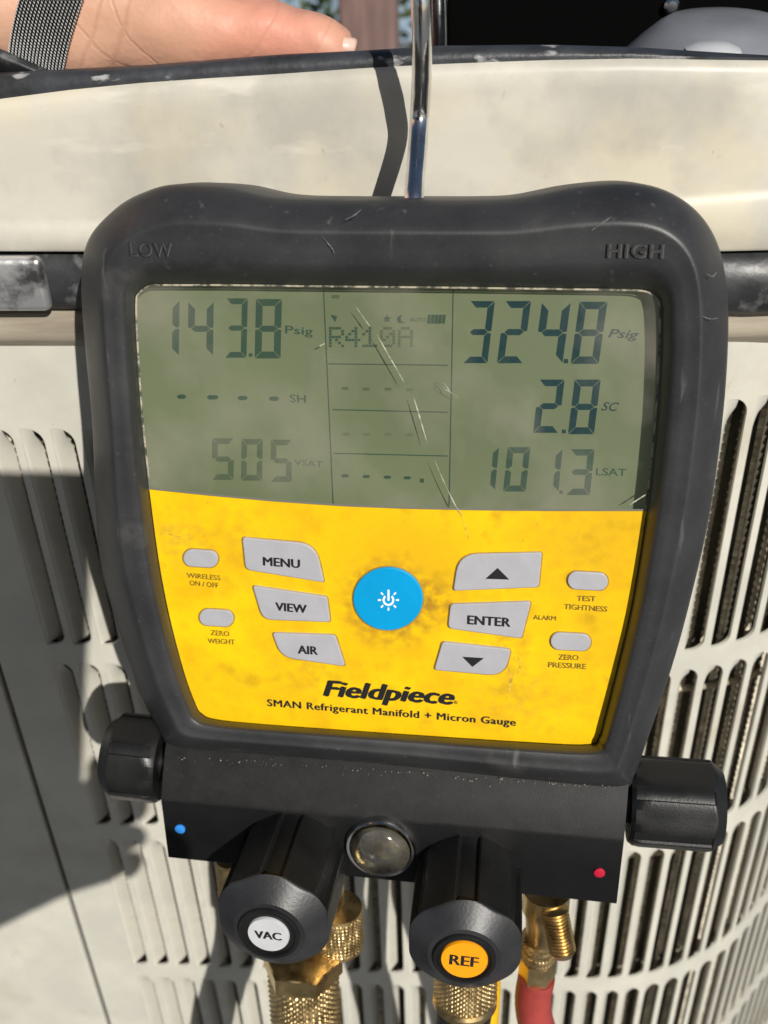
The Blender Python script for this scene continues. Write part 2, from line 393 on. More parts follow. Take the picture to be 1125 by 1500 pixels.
# grille sheet with slot openings, one cell after another
vs, fs = [], []
def quad(a, b, c, d):
    i = len(vs); vs.extend([a, b, c, d]); fs.append((i, i+1, i+2, i+3))
hole_w = .74*PITCHS; land = PITCHS-hole_w
SEG = 6
def hole_pts(s0, zt, zb):
    """rounded slot outline, counter-clockwise from lower left"""
    x0, x1 = s0+land*.5, s0+land*.5+hole_w; r = hole_w*.72; rl = hole_w*.10; P = []
    for cx, cz, a0, r in ((x1-r, zb+r*.8, -90, r), (x1-r, zt-r, 0, r), (x0+rl, zt-rl, 90, rl), (x0+rl, zb+rl, 180, rl)):
        for q in range(SEG+1):
            a = math.radians(a0+90*q/SEG); P.append((cx+r*math.cos(a), cz+r*(.8 if a0 == -90 else 1)*math.sin(a)))
    return P
rows = []
for r in range(NROW):
    zt = z_top-r*ROWP; rows.append((zt, zt-(ROWP-BAND)))
T = .0014
for r, (zt, zb) in enumerate(rows):
    zt_ = zt
    for i in range(NS):
        if r == 0: zt = zt_+(.0125 if i > 10 else 0)
        s0 = s_first+i*PITCHS; H = hole_pts(s0, zt, zb)
        hm = len(H)
        # outer cell outline matched to the hole outline
        O = []
        zlo, zhi = zb-BAND*.5, zt_+BAND*.5+(.0125 if r == 0 else 0)
        for j, (x, z) in enumerate(H):
            c = j//(SEG+1); q = (j % (SEG+1))/SEG
            cx0, cx1 = s0, s0+PITCHS
            if c == 0: O.append((x, zlo) if q < .5 else ((cx1, zlo) if q == .5 else (cx1, z)))
            elif c == 1: O.append((cx1, z) if q < .5 else ((cx1, zhi) if q == .5 else (x, zhi)))
            elif c == 2: O.append((x, zhi) if q < .5 else ((cx0, zhi) if q == .5 else (cx0, z)))
            else: O.append((cx0, z) if q < .5 else ((cx0, zlo) if q == .5 else (x, zlo)))
        b0 = len(vs)
        vs += [PW(x, z) for x, z in O]+[PW(x, z) for x, z in H]+[PW(x+(0), z, T) for x, z in H]
        for j in range(hm):
            k = (j+1) % hm
            fs.append((b0+j, b0+k, b0+hm+k, b0+hm+j)); fs.append((b0+hm+j, b0+hm+k, b0+2*hm+k, b0+2*hm+j))
zT = rows[0][0]+BAND*.5+.0125; zB = rows[-1][1]-BAND*.5
# plain margin right of the seam, top strip, bottom strip
def strip(s0, s1, za, zb_, n):
    for i in range(n):
        a = s0+(s1-s0)*i/n; b = s0+(s1-s0)*(i+1)/n
        quad(PW(a, zb_), PW(b, zb_), PW(b, za), PW(a, za))
strip(seam+.0012, s_first, z_panel_top, .17, 3)
strip(s_first, s_end, z_panel_top, zT, 90)
strip(s_first, s_end, zB, .17, 90)
strip(s_end, s_end+.25, z_panel_top, .17, 10)
me = mesh('grille_panel', vs, fs)
ul(link('grille_panel', me, M['cream2'], None, 30))
# louvre slats
def slat_mesh():
    vs, fs = [], []; nu, nv = 8, 26; h = ROWP-BAND; wd = hole_w*.56; dp = PITCHS*.60
    for k in range(2):
        for i in range(nv+1):
            t = i/nv
            z = h*(t-.5)
            e = (1-t)*h
            for j in range(nu+1):
                u = j/nu
                f = max(0.0, min(1.0, e/(hole_w*1.6))); f = f*f*(3-2*f)
                d = dp*(u**1.15)*f
                x = -hole_w*.5+wd*u*(1.0 if True else 1)
                vs.append((x-k*.0004-(.0006 if j == 0 else 0), .00015+d+k*.0009+(.0002 if j == 0 else 0), z))
    n = nu+1; off = (nv+1)*n
    for i in range(nv):
        for j in range(nu):
            a = i*n+j; fs.append((a, a+1, a+n+1, a+n)); fs.append((off+a, off+a+n, off+a+n+1, off+a+1))
        a = i*n+nu; fs.append((a, off+a, off+a+n, a+n))
    return mesh('louver_slat', vs, fs)
# openings must stay open at the free edge, so ends of the slat are pressed only on the hinged side
EXTRA = .0125
sm = slat_mesh(); sm.materials.append(M['cream2']); sm.shade_smooth(); sm.set_sharp_from_angle(angle=math.radians(40))
for r, (zt, zb) in enumerate(rows):
    for i in range(NS):
        p, a = path(s_first+(i+.5)*PITCHS)
        o = bpy.data.objects.new('louver_slat', sm); COL.objects.link(o)
        o.matrix_world = Matrix.Translation((p.x, p.y, (zt+zb)/2)) @ Matrix.Rotation(a, 4, 'Z')
        if r == 0 and i > 10:
            o.matrix_world = Matrix.Translation((p.x, p.y, (zt+EXTRA+zb)/2)) @ Matrix.Rotation(a, 4, 'Z') @ Matrix.Diagonal((1, 1, (zt+EXTRA-zb)/(zt-zb), 1))
        o.parent = unit; o.matrix_parent_inverse = UI
# service panel left of the seam
o = ul(box('service_panel', (seam-.30, YW-.0012, .17), (seam-.0012, YW+.004, z_panel_top), M['cream2'], None, .001))
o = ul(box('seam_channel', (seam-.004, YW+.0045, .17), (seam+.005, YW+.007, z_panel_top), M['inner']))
# coil behind the louvres
vs, fs = [], []
zz0, zz1 = .2, z_panel_top-.01
ns = 62
for i in range(ns):
    s = seam+.01+i*.0082+random.uniform(-.0006, .0006); n = int((zz1-zz0)/.0021)
    b0 = len(vs)
    for k in range(n+1):
        z = zz0+(zz1-zz0)*k/n; q = (k % 2)
        for dx, dd in ((-.0017, .0005), (0, 0), (.0017, .0005)):
            vs.append(PW(s+dx+(.0009 if q else -.0005), z, .0095+dd*1.5+(.0016 if q else 0)))
    for k in range(n):
        a = b0+k*3
        fs += [(a, a+1, a+4, a+3), (a+1, a+2, a+5, a+4)]
o = ul(link('coil_fins', mesh('coil_fins', vs, fs), M['coil'], None, 0)); o['kind'] = 'stuff'
vs, fs = [], []
for i in range(80):
    a = seam-.02+i*.0085; quad(PW(a, .17, .0145), PW(a+.0085, .17, .0145), PW(a+.0085, z_panel_top, .0145), PW(a, z_panel_top, .0145))
ul(link('coil_core', mesh('coil_core', vs, fs), M['coil_core'], None, 0))
for k in range(3):      # horizontal refrigerant tubes between the fins
    z = rows[0][1]-.035-k*.118
    ul(tube('coil_tube', [PW(seam+.02+j*.03, z+.004*math.sin(j*.9), .0098) for j in range(17)], .0016, M['coil'], None, 8, 2))

# lid
def interp(tab, x):
    if x <= tab[0][0]:
        a, b = tab[0], tab[1]
    elif x >= tab[-1][0]:
        a, b = tab[-2], tab[-1]
    else:
        for a, b in zip(tab, tab[1:]):
            if a[0] <= x <= b[0]: break
    t = (x-a[0])/(b[0]-a[0]); t = max(-1.5, min(2.5, t)); return a[1]+(b[1]-a[1])*t
def ptab(px, Y): return [(W(a, b, Y).x, W(a, b, Y).z) for a, b in px]
topc = ptab([(0, 143), (100, 130), (200, 120), (300, 113), (400, 107), (530, 98), (640, 92), (800, 86), (930, 84), (1125, 89)], YL+.003)
rimc = ptab([(0, 109), (200, 99), (400, 83), (530, 77), (640, 70), (800, 68), (930, 72), (1125, 86)], YL+.006)
crease = ptab([(0, 333), (130, 331), (1020, 297), (1125, 290)], YL)
lidb = ptab([(0, 366), (1125, 369)], YL)
XS = [-.34+.68*i/90 for i in range(91)]
def lidy(x): return max(0, x-.03)**2*.5
lr = []
for x in XS:
    zt, zc, zb = interp(topc, x), interp(crease, x), interp(lidb, x); y = YL+lidy(x)
    lr.append([V((x, y+.010, zb)), V((x, y-.0012, zb)), V((x, y-.0020, zb+.0012)), V((x, y-.0020, zc-.001)), V((x, y-.0008, zc+.0005)), V((x, y, zc+.003)),
               V((x, y+.0001, (zc+zt)/2)), V((x, y+.0001, zt-.008)), V((x, y+.0006, zt-.0035)), V((x, y+.0018, zt-.001)), V((x, y+.0045, zt))])
o = ul(loft('lid_skirt', lr, M['cream'], None, False, False, 50, closed=False, fix=False))
rr = []
for x in XS:
    zt, zr = interp(topc, x), interp(rimc, x); y = YL+lidy(x); w_ = .0012*noise.noise(V((x*60, 0, 0)))
    rr.append([V((x, y+.0035, zt-.004)), V((x, y+.0032, zt+.0004)), V((x, y+.0036, zt+(zr-zt)*.6+w_*.3)), V((x, y+.0055, zr-.0004)), V((x, y+.008, zr)), V((x, y+.014, zr-.0012)), V((x, y+.017, zr-.004)), V((x, y+.017, zr-.05))])
ul(loft('rim_seal', rr, M['rim'], None, False, False, 60, closed=False, fix=False))
# dark trim band under the lid, left and right of the gauge, with a chrome badge
zb0, zb1 = W(60, 471, YL-.004).z, W(60, 367, YL-.004).z
br = []
for i in range(61):
    x = -.34+.68*i/60; y = YL+lidy(x); k = max(0, min(1, (x-.05)/.05)); lo = zb0-k*.0035; hi = interp(lidb, x)-.0002; hm = (lo+hi)/2; ring = []
    for q in range(13):
        t = q/12; z = lo+(hi-lo)*t; c = math.sin(math.pi*t)**.5
        ring.append(V((x, y+.006-(.0075+.003*k)*c, z)))
    br.append(ring)
ul(loft('trim_band', br, M['band'], None, False, False, 60, closed=False, fix=False))
A = W(-170, 380, YL-.006); B = W(75, 458, YL-.006)
badge = ul(box('badge_plate', (A.x, YL-.0062, B.z), (B.x, YL-.001, A.z), M['badge'], None, .0024))
# ledge under the trim
zl0, zl1 = W(60, 505, YW-.003).z, zb0
lg = []
for i in range(61):
    x = -.34+.68*i/60; y = YL+lidy(x)
    lg.append([V((x, y+.008, zl1+.002)), V((x, y+.0045, zl1-.001)), V((x, y+.0035, zl1-.0075)), V((x, y+.0035, zl0+.003)), V((x, y+.0045, zl0+.0015)), V((x, y+.009, zl0-.003))])
ul(loft('grimy_ledge', lg, M['tan'], None, False, False, 40, closed=False, fix=False))
# shell: sides, deck inside the rim and lower plinth
zdeck = .76
ul(box('left_side', (-.345, YW+.002, .17), (-.335, YW+.34, z_panel_top), M['cream2']))
ul(box('back_panel', (-.335, YW+.335, .17), (.335, YW+.34, zdeck-.02), M['cream2']))
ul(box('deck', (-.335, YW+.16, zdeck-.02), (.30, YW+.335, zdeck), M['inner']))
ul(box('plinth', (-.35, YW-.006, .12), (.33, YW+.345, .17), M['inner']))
# fan shroud and motor cap seen over the rim
ys = .47
A = W(654, 90, ys); B = W(1300, -130, ys)
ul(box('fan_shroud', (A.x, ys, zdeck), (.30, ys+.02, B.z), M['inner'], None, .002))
c = W(1050, 96, .445); ct = W(1050, 22, .445)
ul(lathe('motor_cap', V((c.x, .445, c.z-.01)), V((c.x, .445, ct.z)), [(0, .046), (.010, .040), (.020, .029), (.0245, .0235), (.0265, .020), (.0275, .010), (.028, .0008)], M['grey'], None, 40))
cb = W(1045, 84, .405); ul(lathe('highlight_cap', V((cb.x, .408, cb.z-.006)), V((cb.x, .408, cb.z+.02)), [(0, .0105), (.006, .0105), (.0082, .0092), (.0096, .006), (.0100, .0006)], M['labelW'], None, 32))  # pale cap added in place of the white highlight on the motor
A = W(735, 74, .462); ul(box('terminal_block', (A.x-.004, .458, A.z-.02), (A.x+.004, .466, A.z+.001), M['blue_wall'], None, .001))
A = W(985, 10, .466); ul(lathe('terminal_screw', A+V((0, .004, 0)), A+V((0, -.004, 0)), [(0, .003), (.003, .003), (.004, .002)], M['chrome'], None, 16))

# ================================================================== BEYOND THE CABINET
post = thing('fence_post', 'brown wooden post rising beyond the cabinet rim beside the chrome hook', 'fence post', Matrix.Translation((W(540, 30, 1.5).x, 1.5, .12)))
A = W(500, 0, 1.5); B = W(582, 0, 1.5)
o = box('post_shaft', (A.x, 1.45, .12), (B.x, 1.55, 1.5), M['wood'], None, .006); o.parent = post; o.matrix_parent_inverse = post.matrix_world.inverted()
o = box('post_cap', (A.x-.01, 1.44, 1.5), (B.x+.01, 1.56, 1.53), M['wood'], None, .006); o.parent = post; o.matrix_parent_inverse = post.matrix_world.inverted()
o = box('garden_wall', (-3, 4.0, .12), (3, 4.2, 1.6), M['blue_wall']); o['label'] = 'blue grey wall far behind the cabinet, out of focus'; o['category'] = 'wall'
bush = thing('shrub', 'blurred green shrub behind the hand and the brown post', 'shrub', Matrix.Translation((-.18, 2.6, .12)))
vs, fs = [], []
for i in range(2600):
    a = random.uniform(0, 6.28); r = .55*random.random()**.5; z = .12+.62*random.random()**.8
    r *= 1-.6*abs(z-.4); p = V((-.18+r*math.cos(a)*1.3, 2.6+r*math.sin(a)*.6, z))
    d1 = V((random.gauss(0, 1), random.gauss(0, 1), random.gauss(0, 1))).normalized()*.022; d2 = d1.cross(V((random.gauss(0, 1), random.gauss(0, 1), random.gauss(0, 1)))).normalized()*.009
    quad(p-d1, p+d2, p+d1, p-d2)
o = link('foliage', mesh('foliage', vs, fs), M['leafA'], None, 0); o.parent = bush; o.matrix_parent_inverse = bush.matrix_world.inverted()
o = tube('stem', [V((-.18, 2.6, .12)), V((-.17, 2.6, .35)), V((-.19, 2.61, .6))], .02, M['wood'], None, 8); o.parent = bush; o.matrix_parent_inverse = bush.matrix_world.inverted()

# ================================================================== GAUGE
G = thing('manifold_gauge', 'digital refrigerant manifold gauge with yellow label, grey rubber housing and green display', 'gauge', MG)
# matched outlines: (outer pixel), (inner pixel)
pairs = [((256, 270), (262, 417)), ((330, 273), (330, 417)), ((405, 288), (405, 418)), ((500, 291), (490, 419)), ((600, 291), (590, 420)), ((700, 291), (690, 421)),
         ((760, 288), (760, 422)), ((840, 273), (830, 423)), ((915, 267), (905, 424)), ((970, 277), (945, 426)), ((1015, 304), (963, 436)), ((1046, 345), (968, 452)),
         ((1062, 400), (968, 480)), ((1067, 480), (966, 540)), ((1060, 600), (961, 620)), ((1040, 750), (948, 740)), ((1008, 892), (925, 885)), ((977, 1000), (903, 980)),
         ((946, 1090), (884, 1055)), ((930, 1135), (877, 1078)), ((912, 1158), (860, 1090)), ((800, 1150), (760, 1086)), ((580, 1125), (560, 1073)), ((380, 1108), (380, 1060)),
         ((280, 1100), (315, 1053)), ((245, 1092), (296, 1045)), ((232, 1068), (287, 1032)), ((202, 1008), (270, 985)), ((170, 910), (249, 905)), ((148, 830), (233, 822)),
         ((140, 740), (219, 718)), ((135, 620), (208, 620)), ((124, 500), (201, 520)), ((119, 410), (198, 445)), ((130, 350), (203, 428)), ((170, 305), (218, 418)), ((210, 282), (236, 417))]
outer = catmull([V(a) for a, b in pairs], 7); inner = catmull([V(b) for a, b in pairs], 7)
HC = .0085
def ring(t, h, hp=None):
    hp = h if hp is None else hp
    out = []
    for a, b in zip(outer, inner):
        p = a.lerp(b, t); q = F(p.x, p.y, hp); out.append(V((q.x, q.y, h)))
    return out
def backring(h, sc):
    R = ring(0, -.006); return [V((p.x*sc[0], (p.y-.01)*sc[1]+.01, h)) for p in R]
prof = [(-.030, None, .93), (-.028, None, .955), (-.020, None, .975)]
rings = [backring(-.030, (.93, .95)), backring(-.0285, (.95, .965)), backring(-.018, (.975, .985)), ring(-.0, -.0065), ring(.025, -.0035), ring(.09, -.0002), ring(.20, .0042), ring(.30, .0072), ring(.355, .0084), ring(.39, .0089), ring(.42, .0089), ring(.47, .0086), ring(.60, .0084),
         ring(.74, .0082), ring(.80, .0076), ring(.85, .0062), ring(.93, .0036), ring(.97, .0010), ring(1.0, -.0004), ring(1.0, -.0060)]
loft('housing', rings, M['rubber'], G, True, False, 60)
# backing pan under the face
P = ring(.99, -.0061)
me = fixn(mesh('face_backing', P, [tuple(range(len(P)))])); link('face_backing', me, M['ink'], G, 0)
# yellow label: inner outline below the split curve
split = [(216, 717), (300, 726), (400, 735), (500, 742), (600, 746), (700, 748), (800, 749), (950, 749)]
def sp(x):
    return interp([(V(p).x, V(p).y) for p in split], x)
low = [p for p in inner if p.y > sp(p.x)+1]
k0 = min(range(len(inner)), key=lambda i: abs(inner[i].y-749)+(0 if inner[i].x > 600 else 9999))
seq = [inner[(k0+i) % len(inner)] for i in range(len(inner))]
lowseq = [p for p in seq if p.y > sp(p.x)+.5]
lab = [V((218+(948-218)*i/24, sp(218+(948-218)*i/24))) for i in range(25)]+[p for p in lowseq]
def fillface(name, pix, h, m, parent, thick=0.0008):
    P = [F(p[0], p[1], h) for p in pix]; return loft(name, [[V((p.x, p.y, h-thick)) for p in P], [V((p.x, p.y, h)) for p in P]], m, parent, False, True, 30)
ylab = fillface('label_panel', lab, 0.0, M['yellow'], G)
# LCD: glass plate recessed beneath a clear cover
upseq = [p for p in seq if p.y <= sp(p.x)+.5]
gi = max(range(len(upseq)), key=lambda i: (upseq[i]-upseq[i-1]).length)
upseq = upseq[gi:]+upseq[:gi]
upseq = [p for p in upseq if p.y < sp(p.x)-4]
lcdp = [V((948-(948-218)*i/24, sp(948-(948-218)*i/24)-1.5)) for i in range(25)]+upseq
HL = -.0050
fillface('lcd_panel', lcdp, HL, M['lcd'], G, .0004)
cov = fillface('clear_cover', lcdp, .0001, M['cover'], G, .00005)
# pale moulded edge of the cover
def ribbon(name, pix, wpx, h, m, parent, closed=False, hh=.0004):
    P = [V(p) for p in pix]; n = len(P); vs, fs = [], []
    for i, p in enumerate(P):
        a = P[i-1] if (i or closed) else p; b = P[(i+1) % n] if (i < n-1 or closed) else p
        t = (b-a).normalized(); nr = V((-t.y, t.x)); w2 = (wpx[i] if isinstance(wpx, list) else wpx)/2
        for q in (-1, 1):
            f = F((p+nr*w2*q).x, (p+nr*w2*q).y, h); vs.append(f)
    m_ = n if closed else n-1
    for i in range(m_):
        k = (i+1) % n; fs.append((2*i, 2*i+1, 2*k+1, 2*k))
    return link(name, mesh(name, vs, fs), m, parent, 0)
edge_out = upseq
cx_, cy_ = 580, 580
ep = [p.lerp(V((cx_, cy_)), .004) for p in edge_out]
ribbon('cover_edge', ep, 2.6, .0003, M['edge'], G)
ribbon('cover_seam', [V((p[0], p[1]-2)) for p in lab[:25]], 2.6, .00025, M['seam_grey'], G)

# seven-segment digits
SEGS = {'0': 'abcdef', '1': 'bc', '2': 'abged', '3': 'abgcd', '4': 'fgbc', '5': 'afgcd', '8': 'abcdefg', '-': 'g'}
def digit(ch, x0, x1, y0, y1, sl, m, name='lcd_digit', th=None):
    """x0..x1 bottom span, y0 top, y1 bottom, top shifted right by sl pixels"""
    w_ = x1-x0; h_ = y1-y0; t = th or min(w_*.265, h_*.14); g_ = .9
    def pt(x, y): return F(x0+x+sl*(1-y/h_), y0+y, HL+.00008)
    polys = {
        'a': [(g_, 0), (w_-g_, 0), (w_-t, t), (t, t)], 'd': [(t, h_-t), (w_-t, h_-t), (w_-g_, h_), (g_, h_)],
        'g': [(t*.5, h_/2), (t, h_/2-t*.45), (w_-t, h_/2-t*.45), (w_-t*.5, h_/2), (w_-t, h_/2+t*.45), (t, h_/2+t*.45)],
        'f': [(0, g_), (t, t+g_), (t, h_/2-t*.55), (t*.45, h_/2-g_), (0, h_/2-g_*2)], 'e': [(0, h_/2+g_*2), (t*.45, h_/2+g_), (t, h_/2+t*.55), (t, h_-t-g_), (0, h_-g_)],
        'b': [(w_, g_), (w_, h_/2-g_*2), (w_-t*.45, h_/2-g_), (w_-t, h_/2-t*.55), (w_-t, t+g_)], 'c': [(w_, h_/2+g_*2), (w_, h_-g_), (w_-t, h_-t-g_), (w_-t, h_/2+t*.55), (w_-t*.45, h_/2+g_)]}
    vs, fs = [], []
    for s in SEGS[ch]:
        i = len(vs); vs += [pt(*p) for p in polys[s]]; fs.append(tuple(range(i, len(vs))))
    return link(name, mesh(name, vs, fs), m, G, 0)
def dot(x, y, r, m, name='decimal_point', sq=True):
    P = [(x-r, y-r), (x+r, y-r), (x+r, y+r), (x-r, y+r)]
    return link(name, mesh(name, [F(a, b, HL+.00008) for a, b in P], [(0, 1, 2, 3)]), m, G, 0)
for ch, x0, x1, y0, y1, sl in [('1', 224, 262, 440, 521, 1), ('4', 275, 312, 442, 521, 1), ('3', 329, 361, 437, 524, 2), ('8', 373, 411, 438, 525, 2)]: digit(ch, x0, x1, y0, y1, sl, M['segL'])
dot(367, 520, 2.6, M['segL'])
for x0, x1, y in ((255, 277, 581), (299, 324, 582), (344, 367, 583), (390, 413, 584)): digit('-', x0, x1, y-10, y+10, 0, M['segL'], th=7)
for ch, x0, x1, y0, y1, sl in [('5', 310, 342, 642, 703, 1), ('0', 353, 384, 643, 704, 1), ('5', 396, 427, 644, 706, 1)]: digit(ch, x0, x1, y0, y1, sl, M['segF'])
for ch, x0, x1, y0, y1, sl in [('3', 678, 714, 441, 532, 11), ('2', 728, 766, 441, 532, 12), ('4', 782, 824, 443, 532, 12), ('8', 836, 877, 442, 533, 13)]: digit(ch, x0, x1, y0, y1, sl, M['seg'])
dot(829, 529, 3.2, M['seg'])
for ch, x0, x1, y0, y1, sl in [('2', 781, 818, 556, 634, 9), ('8', 832, 870, 556, 636, 10)]: digit(ch, x0, x1, y0, y1, sl, M['seg'])
dot(826, 632, 2.8, M['seg'])
for ch, x0, x1, y0, y1, sl in [('1', 696, 725, 655, 718, 6), ('0', 737, 770, 655, 720, 7), ('1', 786, 818, 658, 720, 6), ('3', 829, 864, 658, 725, 7)]: digit(ch, x0, x1, y0, y1, sl, M['segL'])
dot(822, 721, 2.4, M['segL'])
for x, y, mm in ((497, 569, 'segF'), (528, 570, 'segF'), (560, 570, 'segF'), (592, 571, 'segG'), (497, 697, 'segL'), (528, 698, 'segL'), (559, 699, 'segL'), (588, 700, 'segL'), (498, 636, 'segG'), (529, 636, 'segG'), (560, 636, 'segG'), (592, 637, 'segG')):
    digit('-', x, x+17, y-7, y+7, 0, M[mm], 'lcd_dash', th=5)
dot(618, 704, 3, M['segL'], 'decimal_point')
HT = HL+.00002
text('lcd_lettering', 'Psig', (418, 488), (458, 491), 12, HT, M['segL'], G, .02)
text('lcd_lettering', 'SH', (425, 589), (448, 590), 12, HT, M['segL'], G, .02)
text('lcd_lettering', 'VSAT', (431, 681), (473, 684), 9, HT, M['segF'], G, .01)
text('lcd_lettering', 'Psig', (891, 494), (935, 496), 13, HT, M['seg'], G, .03, .25)
text('lcd_lettering', 'SC', (881, 601), (906, 602), 13, HT, M['seg'], G, .01, .3)
text('lcd_lettering', 'LSAT', (873, 696), (917, 697), 11, HT, M['segL'], G, .02)
text('lcd_lettering', 'F', (636, 571), (645, 571), 11, HT, M['segG'], G, .0)
text('lcd_lettering', 'AUTO', (600, 471), (624, 471), 6, HT, M['segL'], G, .01)
# dot-matrix refrigerant name
FONT5 = {'R': ["1111 ", "1   1", "1   1", "1111 ", "1 1  ", "1  1 ", "1   1"], '4': ["   1 ", "  11 ", " 1 1 ", "1  1 ", "11111", "   1 ", "   1 "],
         '1': ["  1  ", " 11  ", "1 1  ", "  1  ", "  1  ", "  1  ", "11111"], '0': [" 111 ", "1   1", "1  11", "1 1 1", "11  1", "1   1", " 111 "], 'A': [" 111 ", "1   1", "1   1", "11111", "1   1", "1   1", "1   1"]}
for ch, x0 in zip('R410A', (482, 506, 531, 557, 583)):
    vs, fs = [], []
    for r_, row in enumerate(FONT5[ch]):
        for c_, q in enumerate(row):
            if q == '1':
                x = x0+c_*4.5; y = 479+r_*4.3; quad(F(x, y+3.6, HT+.0001), F(x+3.9, y+3.6, HT+.0001), F(x+3.9, y, HT+.0001), F(x, y, HT+.0001))
    link('dot_matrix_letter', mesh('dot_matrix_letter', vs, fs), M['segF' if ch in '0A' else 'segL'], G, 0)
# icons: signal, star, moon, battery
def star(cx, cy, r, n=5):
    return [(cx+(r if i % 2 == 0 else r*.45)*math.sin(math.pi*i/n), cy-(r if i % 2 == 0 else r*.45)*math.cos(math.pi*i/n)) for i in range(2*n)]
def flat(name, pix, h, m, parent=None):
    return link(name, fixn(mesh(name, [F(a, b, h) for a, b in pix], [tuple(range(len(pix)))])), m, parent or G, 0)
flat('signal_icon', [(484, 461), (494, 463), (491, 472), (488, 467)], HT+.0001, M['segL']); flat('signal_icon', [(486, 432), (497, 432), (497, 437), (486, 437)], HT+.0001, M['segF'])
flat('star_icon', star(567, 467, 6.5), HT+.0001, M['segL'])
flat('moon_icon', [(590, 461), (584, 463), (581, 468), (584, 473), (594, 473), (587, 470), (587, 465)], HT+.0001, M['segL'])
for i in range(5): flat('battery_bar', [(627+i*5.4, 461), (631.5+i*5.4, 461), (630+i*5.4, 474), (625.5+i*5.4, 474)], HT+.0001, M['segL'])
# display rules
for a, b in (((474, 424), (488, 738)), ((664, 424), (658, 741)), ((481, 533), (656, 535)), ((487, 600), (656, 604)), ((489, 664), (656, 668))):
    ribbon('display_rule', [a, ((a[0]+b[0])/2, (a[1]+b[1])/2), b], 1.5, HT+.00015, M['segL'], G)
# scratches on the clear cover
sc_m = mat('scratch', (.50, .49, .38), .5, col2=(.22, .24, .14), vscale=500, lo=.42, hi=.55)
def scratch(pts, w_, h, m, name='scratch'):
    P = catmull([V(p) for p in pts], 5, False); n = len(P)
    ribbon(name, P, [max(.3, w_*math.sin(math.pi*(i+.6)/(n+.4))*random.uniform(.6, 1.1)) for i in range(n)], h, m, G)
scratch([(522, 450), (536, 470), (542, 478)], 2.0, .0002, sc_m)
scratch([(552, 490), (572, 525), (592, 560)], 2.4, .0002, sc_m)
scratch([(606, 582), (616, 615), (626, 650)], 2.2, .0002, sc_m)
scratch([(637, 675), (650, 705), (668, 742), (678, 756)], 1.6, .0005, sc_m)
scratch([(648, 568), (672, 582)], 1.0, .0002, sc_m); scratch([(650, 560), (660, 575)], 1.0, .0002, sc_m)
scratch([(922, 740), (934, 732), (950, 722)], 2.2, .0003, sc_m); scratch([(468, 507), (476, 503)], 2, .0002, sc_m)
ys = mat('label_scuff', (.42, .24, .03), .6, col2=(.85, .55, .05), vscale=500, lo=.4, hi=.6)
for pts in ([(742, 968), (748, 990), (744, 1015)], [(752, 985), (748, 1005), (740, 1030)], [(758, 960), (762, 975), (757, 990)], [(675, 755), (682, 775), (686, 790)], [(240, 780), (262, 786), (280, 782)], [(430, 870), (433, 878), (436, 884)]): scratch(pts, 1.8, .00006, ys)
rs = mat('rubber_scuff', (.16, .16, .16), .6, col2=(.06, .06, .06), vscale=600, lo=.4, hi=.6)
for i, pts in enumerate([[(866, 338), (880, 328), (898, 316)], [(1034, 400), (1044, 405), (1050, 398)], [(505, 322), (518, 316), (530, 306)], [(470, 345), (485, 362), (490, 372)], [(1028, 463), (1040, 467), (1052, 466)]]):
    scratch(pts, 2.0, .0092 if i != 1 else .0084, rs)

# buttons
def button(pix, lettering=None, tri=None, m='btn'):
    c = sum((V(p) for p in pix), V((0, 0)))/len(pix)
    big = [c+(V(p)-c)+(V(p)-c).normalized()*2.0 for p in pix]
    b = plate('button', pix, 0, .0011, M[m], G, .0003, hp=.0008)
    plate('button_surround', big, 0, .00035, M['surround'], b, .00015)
    if lettering:
        s, pl, pr, cap, bd = lettering; text('lettering', s, pl, pr, cap, .00115, M['ink'], b, bd)
    if tri: flat('arrow_mark', tri, .0012, M['ink'], b)
    return b
button(rpoly([(355, 787), (462, 797), (475, 853), (360, 834)], [5, 26, 5, 8]), ('MENU', (386, 828), (439, 832), 13, .055))
button(rpoly([(370, 858), (479, 874), (484, 911), (385, 907)], [5, 5, 5, 14]), ('VIEW', (404, 894), (449, 898), 12.5, .055))
button(rpoly([(399, 927), (491, 930), (506, 976), (412, 962)], [5, 6, 6, 20]), ('AIR', (437, 957), (465, 959), 12.5, .055))
button(rpoly([(672, 812), (794, 809), (789, 860), (664, 865)], [28, 5, 5, 5]), None, [(711, 848), (746, 849), (729, 832)])
button(rpoly([(660, 885), (778, 881), (764, 935), (656, 920)], [5, 5, 5, 8]), ('ENTER', (685, 914), (747, 918), 13.5, .055))
button(rpoly([(648, 940), (749, 951), (738, 990), (636, 981)], [5, 8, 26, 5]), None, [(677, 962), (709, 964), (692, 977)])
def pill(cx, cy, w_, h_, tilt=.03):
    r = h_/2; P = []
    for q in range(11): a = math.pi*(-.5+q/10); P.append((cx+w_/2-r+r*math.cos(a), cy+r*math.sin(a)+tilt*w_/2))
    for q in range(11): a = math.pi*(.5+q/10); P.append((cx-w_/2+r+r*math.cos(a), cy+r*math.sin(a)-tilt*w_/2))
    return P
for cx, cy, w_, h_ in ((294, 818, 51, 25), (317, 905, 50, 24), (861, 851, 59, 26), (836, 940, 59, 25)): button(pill(cx, cy, w_, h_))
pb = button([(568.5+51*math.cos(2*math.pi*i/64), 877+46*math.sin(2*math.pi*i/64)) for i in range(64)], m='blue_btn')
pb.name = 'power_button'
vs, fs = [], []
